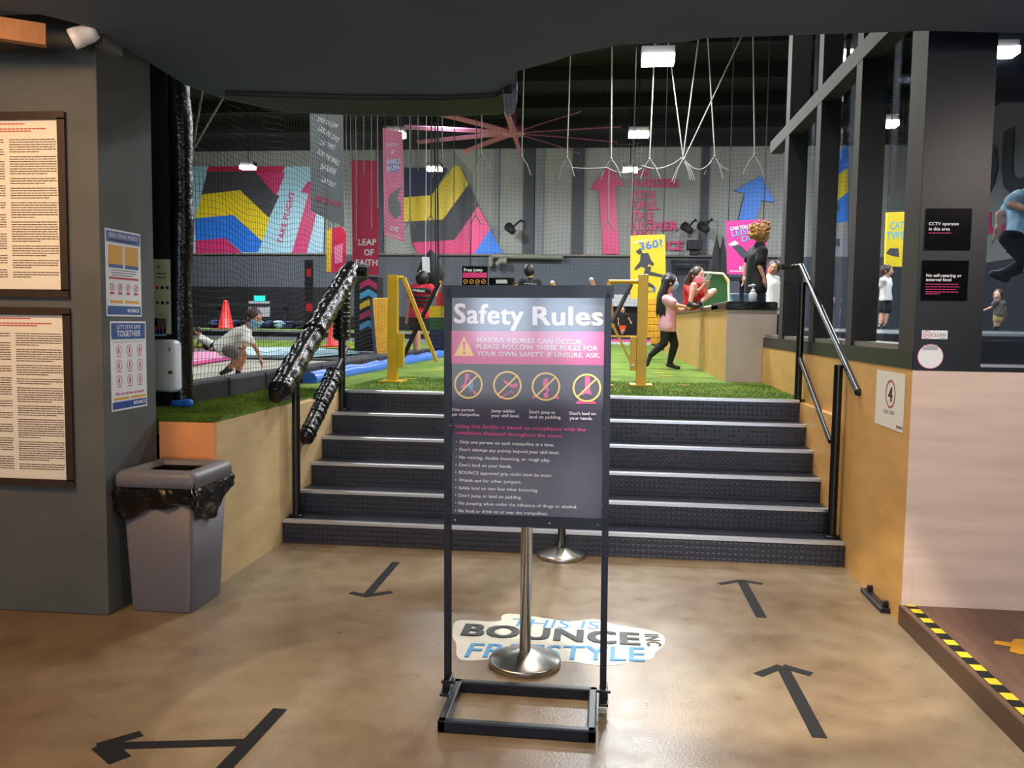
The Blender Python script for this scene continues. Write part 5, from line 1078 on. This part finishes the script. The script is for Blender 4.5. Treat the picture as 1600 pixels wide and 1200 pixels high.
def person(lab, J, H, face, shirt, bottom, skin='skin', hair='hair_black', mask=None, long_hair=0, curly=False, short=True, shoe='shoe', sleeve=.55, name='person', vox=None, headless=False, extra=None, hs=1.0, slen=.78, loose=1.0):
    """J: joints in metres: head, neck, chest, pelvis, sh/el/wr/ha L R, hp/kn/an/to L R"""
    k = H/1.3; vox = vox or .0095
    base = V(((J['pelvis']).x, (J['pelvis']).y, min(J['toL'].z, J['toR'].z)-.03 if 'toL' in J else J['pelvis'].z))
    t = thing(name, lab, 'person', base)
    f = V(face).normalized(); up = (J['head']-J['neck']).normalized(); up = (up - f*up.dot(f)).normalized(); sd = f.cross(up)
    hd = J['head']; hr = .098*k**.5*hs
    mb = MB()
    mb.ball(hd, (hr*.80, hr*.98, hr*1.10), 0, 16, (sd, f, up)); mb.ball(hd+f*hr*.22-up*hr*.5, (hr*.58, hr*.66, hr*.58), 0, 14, (sd, f, up))
    mb.cap(hd+f*hr*.93-up*hr*.02, hd+f*hr*1.08-up*hr*.26, hr*.08, hr*.14, 8)
    for s_ in (-1, 1): mb.ball(hd+sd*s_*hr*.82-f*hr*.05-up*hr*.1, (hr*.10, hr*.2, hr*.28), 0, 8, (sd, f, up))
    mb.cap(hd-up*hr*.6-f*hr*.15, J['neck'], .036*k, .042*k)
    pel, ch = J['pelvis'], J['chest']
    shd = (J['shR']-J['shL']).normalized()
    mb.cap(J['neck'], ch, .04*k, .075*k); mb.cap(ch, pel, .078*k, .075*k)
    for s_ in ('L', 'R'):
        mb.cap(J['sh'+s_], ch, .040*k, .07*k); mb.cap(J['hp'+s_], pel, .062*k, .07*k)
        mb.cap(J['sh'+s_], J['el'+s_], .036*k, .028*k); mb.cap(J['el'+s_], J['wr'+s_], .028*k, .018*k)
        hand(mb, J['wr'+s_], J.get('ha'+s_, J['wr'+s_]+(J['wr'+s_]-J['el'+s_]))-J['wr'+s_], k*1.02, shd*(1 if s_ == 'L' else -1)+V((0, 0, .3)))
        if 'kn'+s_ in J:
            mb.cap(J['hp'+s_], J['kn'+s_], .062*k, .045*k); mid = J['kn'+s_].lerp(J['an'+s_], .3); mb.cap(J['kn'+s_], mid, .042*k, .043*k); mb.cap(mid, J['an'+s_], .043*k, .026*k)
            mb.cap(J['an'+s_], J['to'+s_], .03*k, .022*k)
    body = fuse(mb, 'body', M[skin], t, vox, 3)
    for s_ in (-1, 1):
        mb = MB(); e = hd+f*hr*.86+sd*s_*hr*.33+up*hr*.04; mb.ball(e, (hr*.15, hr*.08, hr*.085), 0, 10, (sd, f, up))
        mb.ball(e+f*hr*.075, (hr*.07, hr*.04, hr*.07), 1, 8, (sd, f, up)); mb.build('eye', [M['white'], M['eye']], t)
        mb = MB(); mb.cap(hd+f*hr*.93+sd*s_*hr*.18+up*hr*.24, hd+f*hr*.84+sd*s_*hr*.5+up*hr*.24, hr*.03, hr*.02, 6); mb.build('eyebrow', M['eye'], t)
    if not mask:
        mb = MB(); mb.cap(hd+f*hr*.90-up*hr*.56-sd*hr*.2, hd+f*hr*.90-up*hr*.56+sd*hr*.2, hr*.045, hr*.045, 6); mb.build('mouth', M['magenta'], t)
    # hair
    mb = MB(); r_ = random.Random(len(lab))
    mb.ball(hd-f*hr*.16+up*hr*.14, (hr*.93, hr*1.03, hr*1.10), 0, 18, (sd, f, up))
    if curly:
        for i in range(230):
            v = V((r_.gauss(0, 1), r_.gauss(0, 1), r_.gauss(0, 1))).normalized()
            if v.dot(f) > .45 and v.dot(up) < .5: continue
            if v.dot(up) < -.6: continue
            mb.ball(hd-f*hr*.12+up*hr*.25+v*hr*(1.12+r_.uniform(0, .34)), hr*r_.uniform(.10, .17), 0, 8)
    else:
        for i in range(40):
            a_ = r_.uniform(-1, 1); mb.cap(hd+up*hr*1.08+sd*hr*a_*.45-f*hr*.3, hd+up*hr*(.62-.3*abs(a_))+sd*hr*a_*.85+f*hr*(.62-.35*abs(a_)), hr*.11, hr*.06, 6)
    if long_hair:
        for i in range(60):
            a_ = r_.uniform(-1, 1); st_ = hd-f*hr*(.35+.35*r_.random())+sd*a_*hr*.8+up*hr*.25; e = st_-V((0, 0, 1))*long_hair*r_.uniform(.8, 1.1)-f*hr*(.1+1.0*r_.random())+sd*a_*hr*.3
            mb.cap(st_, st_.lerp(e, .5)-f*hr*.25, hr*.28, hr*.22, 8); mb.cap(st_.lerp(e, .5)-f*hr*.25, e, hr*.22, hr*.07, 8)
    fuse(mb, 'hair', M[hair], t, .008, 1)
    if mask:
        mb = MB(); n_ = 10; vs = []; fs = []
        for i in range(n_+1):
            for j in range(n_+1):
                a_ = (i/n_-.5)*2.3; b_ = -.06-.62*j/n_; rr = hr*(1.12+.07*math.cos(a_)*math.sin(PI*j/n_))
                vs.append(hd+(f*math.cos(a_)*rr*.98+sd*math.sin(a_)*rr*.80)*(1-.22*(j/n_)**2)+up*hr*b_*1.45)
        for i in range(n_):
            for j in range(n_): fs.append((i*(n_+1)+j, (i+1)*(n_+1)+j, (i+1)*(n_+1)+j+1, i*(n_+1)+j+1))
        mb.add(vs, fs, 0, True)
        mk = mb.build('face_mask', M[mask], t); so = mk.modifiers.new('s', 'SOLIDIFY'); so.thickness = .003
    # shirt
    g_ = .016*k*loose; mb = MB()
    mb.cap(J['neck']-up*.02*k, ch, .045*k+g_, .080*k+g_); low = pel+(pel-ch).normalized()*.045*k; mb.cap(ch, low, .088*k+g_, .092*k+g_); mb.cap(low+shd*.05*k, low-shd*.05*k, .06*k+g_, .06*k+g_)
    for s_ in ('L', 'R'):
        mb.cap(J['sh'+s_], ch, .042*k+g_, .07*k+g_); mb.cap(J['sh'+s_], J['sh'+s_].lerp(J['el'+s_], sleeve), .038*k+g_, .040*k+g_); mb.cap(ch, J['hp'+s_].lerp(low, .2), .06*k+g_, .078*k+g_)
    ax_ = (low-ch).normalized(); mb.cap(ch.lerp(low, .4), low+ax_*.07*k, .086*k+g_, .094*k+g_)
    so = fuse(mb, 'shirt', M[shirt], t, .011, 3); bm = bmesh.new(); bm.from_mesh(so.data); hem = low+ax_*.03*k*loose-base
    bmesh.ops.bisect_plane(bm, geom=bm.verts[:]+bm.edges[:]+bm.faces[:], plane_co=hem, plane_no=ax_, clear_outer=True); 
    bm.to_mesh(so.data); bm.free(); sl = so.modifiers.new('t', 'SOLIDIFY'); sl.thickness = .004
    mb = MB()
    for s_ in ('L', 'R'):
        mb.cap(J['hp'+s_], pel, .064*k+.006, .074*k+.006)
        if 'kn'+s_ in J:
            if short: e = J['hp'+s_].lerp(J['kn'+s_], slen); mb.cap(J['hp'+s_], e, .066*k+g_*.6, .062*k+g_*.8)
            else:
                mid = J['kn'+s_].lerp(J['an'+s_], .3); mb.cap(J['hp'+s_], J['kn'+s_], .062*k+g_*.5, .045*k+g_*.5); mb.cap(J['kn'+s_], mid, .043*k+g_*.5, .043*k+g_*.5); mb.cap(mid, J['kn'+s_].lerp(J['an'+s_], .93), .043*k+g_*.5, .029*k+g_*.4)
    fuse(mb, 'shorts' if short else 'leggings', M[bottom], t, .011, 3)
    if 'toL' in J:
        for s_ in ('L', 'R'):
            mb = MB(); a_ = J['an'+s_]; b_ = J['to'+s_]; d = (b_-a_).normalized(); mb.cap(a_-V((0, 0, .018*k))-d*.02*k, b_, .031*k, .028*k, 10); mb.cap(a_+V((0, 0, .015*k)), a_.lerp(b_, .4), .030*k, .03*k, 10); fuse(mb, 'shoe' if shoe != 'sock' else 'sock', M[shoe] if shoe != 'sock' else M['cloth_black'], t, .009, 2)
    return t, hd, f, up, sd, hr
def P3(y, **kw):
    """joints from where they show in the photograph and how deep they stand"""
    J = {}
    for n_, q in kw.items(): J[n_] = at(q[0], q[1], Y=y+(q[2] if len(q) > 2 else 0))
    return J

# girl walking with her hand on the parapet
yg = at(1045, 577, Z=PLAT).y
J = P3(yg, head=(1047, 441), neck=(1043, 461), chest=(1044, 479), pelvis=(1043, 507), shL=(1041, 468, -.10), shR=(1045, 468, .12), elL=(1059, 477, -.14), wrL=(1078, 481, -.08), haL=(1090, 477, -.05),
       elR=(1060, 484, .12), wrR=(1073, 484, .12), haR=(1084, 482, .12), hpL=(1040, 510, -.06), hpR=(1046, 510, .07), knR=(1054, 538, .08), anR=(1046, 569, .06), toR=(1060, 574.5, .06), knL=(1038, 535, -.06), anL=(1016, 556, -.05), toL=(1011, 570, -.04))
g1 = person('girl in pink t-shirt and black leggings walking with a hand on the parapet', J, 1.28, (1, .05, -.05), 'cloth_pink', 'cloth_black', mask='mask_blue', long_hair=.46, short=False, sleeve=.5, hs=1.05, loose=1.7)
mb = MB(); a = J['wrL']; mb.lathe(J['wrL']-(J['wrL']-J['elL']).normalized()*.02, [(.022, -.008), (.026, -.008), (.026, .008), (.022, .008)], 14, axis=(J['wrL']-J['elL'])); mb.build('wristband', M['white'], g1[0])

# girl in red sitting on the parapet
ys = 11.3
J = P3(ys, head=(1090, 430), neck=(1083, 446, .05), chest=(1080, 456, .1), pelvis=(1081, 470, .16), shL=(1075, 449, .05), shR=(1092, 450, .12), elL=(1084, 461, -.10), wrL=(1098, 448, -.14), haL=(1105, 438, -.16), elR=(1102, 461, .02), wrR=(1104, 450, -.1), haR=(1107, 441, -.14),
       hpL=(1080, 470, .10), hpR=(1088, 470, .18), knL=(1084, 446, -.16), anL=(1078, 475, -.20), toL=(1090, 478, -.26), knR=(1115, 455, -.0), anR=(1093, 474, -.12), toR=(1084, 478, -.16))
person('girl in red top with pink mask sitting on the parapet looking at a phone', J, 1.28, (.62, -.75, -.22), 'cloth_red', 'cloth_red', hair='hair_brown', mask='mask_pink', long_hair=.24, short=True, sleeve=.8, slen=.22, loose=1.4)
q = at(1105, 436, Y=ys-.16); mb = MB(); mb.obox(q+V((-.028, 0, -.055)), q+V((.028, 0, .055)), .065, .009, 0, (1, .3, -.4)); place(mb, 'phone', M['grey_light'], 'pale grey phone held by the girl in red', 'phone', bevel=.002)

# curly haired boy behind the black ledge
yb = 9.9
J = P3(yb, head=(1190, 366), neck=(1187, 383), chest=(1183, 405), pelvis=(1180, 446), shL=(1191, 393, -.13), shR=(1178, 393, .13), elL=(1187, 417, -.15), wrL=(1194, 435, -.14), haL=(1195, 447, -.12), elR=(1166, 412, .15), wrR=(1163, 432, .15),
       hpL=(1186, 450, -.06), hpR=(1178, 450, .06), knL=(1188, 478, -.06), anL=(1186, 503, -.05), toL=(1196, 506, -.05), knR=(1180, 478, .06), anR=(1180, 503, .06), toR=(1190, 506, .06))
person('curly blond boy in black t-shirt standing behind the black ledge', J, 1.30, (.9, .35, 0), 'cloth_black', 'cloth_black', hair='hair_blond', curly=True, short=False, sleeve=.6, hs=.98, loose=1.6)
# person in white bending behind him
J = P3(11.5, head=(1209, 411), neck=(1205, 421), chest=(1207, 436), pelvis=(1210, 466), shL=(1200, 428), shR=(1213, 428), elL=(1199, 445), wrL=(1200, 458), elR=(1215, 448), wrR=(1216, 460), hpL=(1206, 468), hpR=(1213, 468), knL=(1206, 485), anL=(1206, 500), toL=(1203, 503), knR=(1212, 485), anR=(1212, 500), toR=(1212, 503))
J = {k_: v_-V((0, 0, .07)) for k_, v_ in J.items()}
person('person in white t-shirt half hidden behind the curly haired boy', J, 1.15, (-.3, -1, -.1), 'cloth_white', 'cloth_white', skin='skin_tan', hair='hair_brown', short=True)

# crouching boy on the trampoline
yc = 8.75
J = P3(yc, head=(396, 497), neck=(386, 512), chest=(373, 524), pelvis=(351, 541), shL=(386, 521, -.12), shR=(380, 519, .12), elL=(382, 541, -.2), wrL=(373, 566, -.14), haL=(368, 574, -.12), elR=(401, 545, .12), wrR=(407, 561, .12), haR=(410, 572, .12),
       hpL=(352, 545, -.07), hpR=(355, 543, .08), knL=(374, 556, -.12), anL=(358, 574, -.08), toL=(349, 588, -.10), knR=(381, 555, .12), anR=(372, 582, .10), toR=(368, 592, .10))
J['toL'] = at(346, 583, Y=yc-.08); J['anL'] = at(358, 576, Y=yc-.08)
person('boy in white t-shirt and camouflage shorts crouching on the trampoline', J, 1.22, (.85, -.3, -.35), 'cloth_white', 'cloth_grey', mask='mask_blue', hair='hair_brown', short=True, skin='skin_tan', hs=1.0)

# far child in orange shorts
J = P3(25.1, head=(973, 487), neck=(973, 492), chest=(973, 497), pelvis=(973, 508), shL=(968, 494), shR=(978, 494), elL=(966, 500), wrL=(966, 506), elR=(982, 500), wrR=(985, 505), hpL=(971, 510), hpR=(975, 510), knL=(971, 517), anL=(972, 524), toL=(972, 526, -.1), knR=(975, 516), anR=(974, 522), toR=(974, 524, -.1))
zf = min(J['toL'].z, J['toR'].z)-.03-PLAT-.25; J = {k_: v_-V((0, 0, zf)) for k_, v_ in J.items()}
person('small child in black t-shirt and orange shorts far away by the yellow mats', J, 1.15, (-.1, -1, 0), 'cloth_black', 'cloth_orange', short=True, vox=.014)
# staff member seen from behind above the sign
J = P3(15.5, head=(827.5, 424), neck=(829, 436), chest=(828, 448), pelvis=(828, 476), shL=(816, 441), shR=(841, 441), elL=(811, 458), wrL=(812, 474), elR=(845, 458), wrR=(843, 474), hpL=(823, 479), hpR=(833, 479), knL=(823, 506), anL=(823, 540), toL=(823, 544, .15), knR=(833, 506), anR=(833, 540), toR=(833, 544, .15))
J['toL'].z = J['toR'].z = PLAT+.04; J['anL'].z = J['anR'].z = PLAT+.09
t_, hd, f_, up_, sd_, hr_ = person('adult in black t-shirt facing away, head and shoulders above the sign', J, 1.66, (.15, 1, 0), 'cloth_black', 'cloth_black', short=False, vox=.014)
fr_ = Frame((0, 15.5-.135, 0), (1, 0, 0), (0, 0, 1)); mb = MB(); 
for x_, x2_, y_ in ((819, 823, 442.5), (824, 828, 443), (829, 833, 443), (834, 839, 443.5), (824, 827, 447.5), (828, 833, 447.5)): mb.flatpx(fr_, [(x_, y_), (x2_, y_), (x2_, y_+1.1), (x_, y_+1.1)], 0, 0, .002)
mb.build('shirt_print', M['grey_light'], t_)
# person in striped shirt bending forward, facing away
J = P3(12.9, head=(660, 436), neck=(659, 445), chest=(657, 457), pelvis=(655, 488), shL=(646, 449), shR=(672, 450), elL=(640, 470), wrL=(637, 492), elR=(680, 461), wrR=(684, 452), hpL=(648, 491), hpR=(661, 491), knL=(648, 514), anL=(650, 536), toL=(650, 541, .1), knR=(652, 513), anR=(652, 536), toR=(658, 541, .1))
for n_ in ('L', 'R'): J['an'+n_].z = PLAT+.08; J['to'+n_].z = PLAT+.035
t_, *_r2 = person('person in crimson and black striped shirt facing away beside the yellow barrier', J, 1.6, (.2, 1, 0), 'cloth_stripe', 'cloth_black', skin='skin_tan', short=True, vox=.014)
fr_ = Frame((0, 12.9-.175, 0), (1, 0, 0), (0, 0, 1)); mb = MB()
for y in (453, 464, 470, 476): mb.tube([at(643, y+1, Y=12.9-.05), at(649, y, Y=12.9-.135), at(658, y+.3, Y=12.9-.15), at(667, y, Y=12.9-.12), at(671, y+1.5, Y=12.9-.03)], .018 if y > 460 else .035, 8)
mb.build('shirt_stripes', M['cloth_black'], t_)
mb = MB(); mb.textpx(fr_, 'DIVISION', (645, 455), (664, 457), 3.5, 0, .04, .03); mb.build('shirt_lettering', M['white'], t_)
# black padded bag with paper hanging above that person
c = at(673, 428, Y=13.6); mb = MB(); mb.lathe(V((c.x, c.y, at(673, 450, Y=13.6).z)), [(.10, 0), (.20, .08), (.24, .25), (.16, .45), (.08, .55), (.02, .62), (.008, .63), (.008, HALL_TOP-.01-at(673, 450, Y=13.6).z)], 18); o = place(mb, 'punch_bag', M['black_matte'], 'black bulging bag with white paper hanging above the striped shirt', 'bag')
fr_ = Frame((0, 13.3, 0), (1, 0, 0), (0, 0, 1)); mb = MB(); mb.flatpx(fr_, [(659, 401), (671, 402), (672, 426), (660, 425)], 0, 0, .004); mb.tube([at(665, 401.5, Y=13.3), V((at(665, 401, Y=13.3).x, 13.3, HALL_TOP))], .004, 4); place(mb, 'paper_sheet', M['white'], 'white paper sheet hanging in front of the black bag', 'paper')

# girl seen through the glass screen
J = P3(14.0, head=(1386, 420), neck=(1384, 430), chest=(1384, 441), pelvis=(1384, 460), shL=(1379, 434, -.08), shR=(1389, 434, .08), elL=(1377, 449), wrL=(1377, 460), elR=(1391, 449), wrR=(1392, 460), hpL=(1381, 463), hpR=(1387, 463), knL=(1378, 486), anL=(1375, 504), toL=(1373, 508, -.1), knR=(1386, 486), anR=(1383, 504), toR=(1381, 508, -.1))
mnz = min(J['toL'].z, J['toR'].z); J = {k_: v_+V((0, 0, DECK+.04-mnz)) for k_, v_ in J.items()}
person('girl in white t-shirt and dark shorts standing behind the glass screen', J, 1.1, (.8, -.4, 0), 'cloth_white', 'cloth_black', hair='hair_brown', short=True)
# jumper seen through the front window
J = P3(7.6, head=(1630, 270), neck=(1612, 300), chest=(1602, 330), pelvis=(1600, 375), shL=(1592, 310, -.1), shR=(1612, 312, .1), elL=(1580, 318, -.2), wrL=(1600, 326, -.3), haL=(1612, 330, -.3), elR=(1562, 335, .1), wrR=(1560, 352, .1), haR=(1558, 362, .1),
       hpL=(1592, 378, -.08), hpR=(1600, 382, .08), knL=(1574, 372, -.2), anL=(1612, 420, -.1), toL=(1640, 425, -.1), knR=(1606, 410, .1), anR=(1566, 430, .1), toR=(1552, 428, .1))
person('person in light blue shirt and black trousers jumping in mid air behind the window', J, 1.7, (-.5, -.6, -.2), 'cloth_blue', 'cloth_black', short=False, vox=.013, sleeve=.7)
J = P3(13.5, head=(1560, 455), neck=(1560, 462), chest=(1562, 468), pelvis=(1562, 480), shL=(1557, 464, -.05), shR=(1567, 465, .05), elL=(1550, 473), wrL=(1540, 477), elR=(1570, 472), wrR=(1571, 480), hpL=(1559, 482), hpR=(1565, 482), knL=(1557, 495), anL=(1555, 504), toL=(1552, 507), knR=(1562, 495), anR=(1559, 504), toR=(1556, 507))
mnz = min(J['toL'].z, J['toR'].z); J = {k_: v_+V((0, 0, DECK+.04-mnz)) for k_, v_ in J.items()}
person('small child in khaki shorts on the deck behind the front window', J, .95, (-.6, -.6, 0), 'cloth_grey', 'cloth_khaki', hair='hair_brown', short=True)
# person kneeling at the far left
J = P3(14.2, head=(309, 480), neck=(313, 487), chest=(316, 492), pelvis=(327, 499), shL=(312, 491, -.1), shR=(316, 489, .1), elL=(308, 499), wrL=(304, 506), elR=(318, 500), wrR=(312, 507), hpL=(327, 501), hpR=(329, 500), knL=(320, 506), anL=(334, 509), toL=(338, 510), knR=(322, 507), anR=(335, 510), toR=(339, 510))
J = {k_: v_-V((0, 0, min(q_.z for q_ in J.values())-1.05)) for k_, v_ in J.items()}
person('child in black and white clothes crouched low at the far left of the court', J, .9, (-.6, -.6, -.3), 'cloth_white', 'cloth_black', skin='skin_tan', short=True, hs=.8)

# ------------------------------------------------------------------ grass blades on the nearest turf
rnd = random.Random(2); vs = []; fs = []
def blades(n, x0, x1, y0, y1, h=.020, z=PLAT-.004):
    for i in range(n):
        x = rnd.uniform(x0, x1); y = rnd.uniform(y0, y1); a = rnd.uniform(0, PI); w_ = .0022; dx, dy = math.cos(a)*w_, math.sin(a)*w_; l = h*rnd.uniform(.6, 1.15); b = len(vs)
        vs.extend(((x-dx, y-dy, z), (x+dx, y+dy, z), (x+rnd.gauss(0, .006), y+rnd.gauss(0, .006), z+l))); fs.append((b, b+1, b+2))
blades(16000, -2.98, XL+.006, YPN+.02, YT, .024); blades(22000, XL, XR, YT+.05, 8.8, .018, PLAT); blades(5000, XCOL, XL+.008, YPN-.005, YPN+.1, .03)
mb = MB(); mb.v = vs; mb.f = fs; mb.m = [0]*len(fs); mb.sm = [False]*len(fs)
o = mb.build('artificial_grass', turf_mat('turf_blades', (100, 138, 34), (146, 176, 62))); tag(o, 'short green artificial grass blades on the nearest turf', 'grass', None, 'stuff')
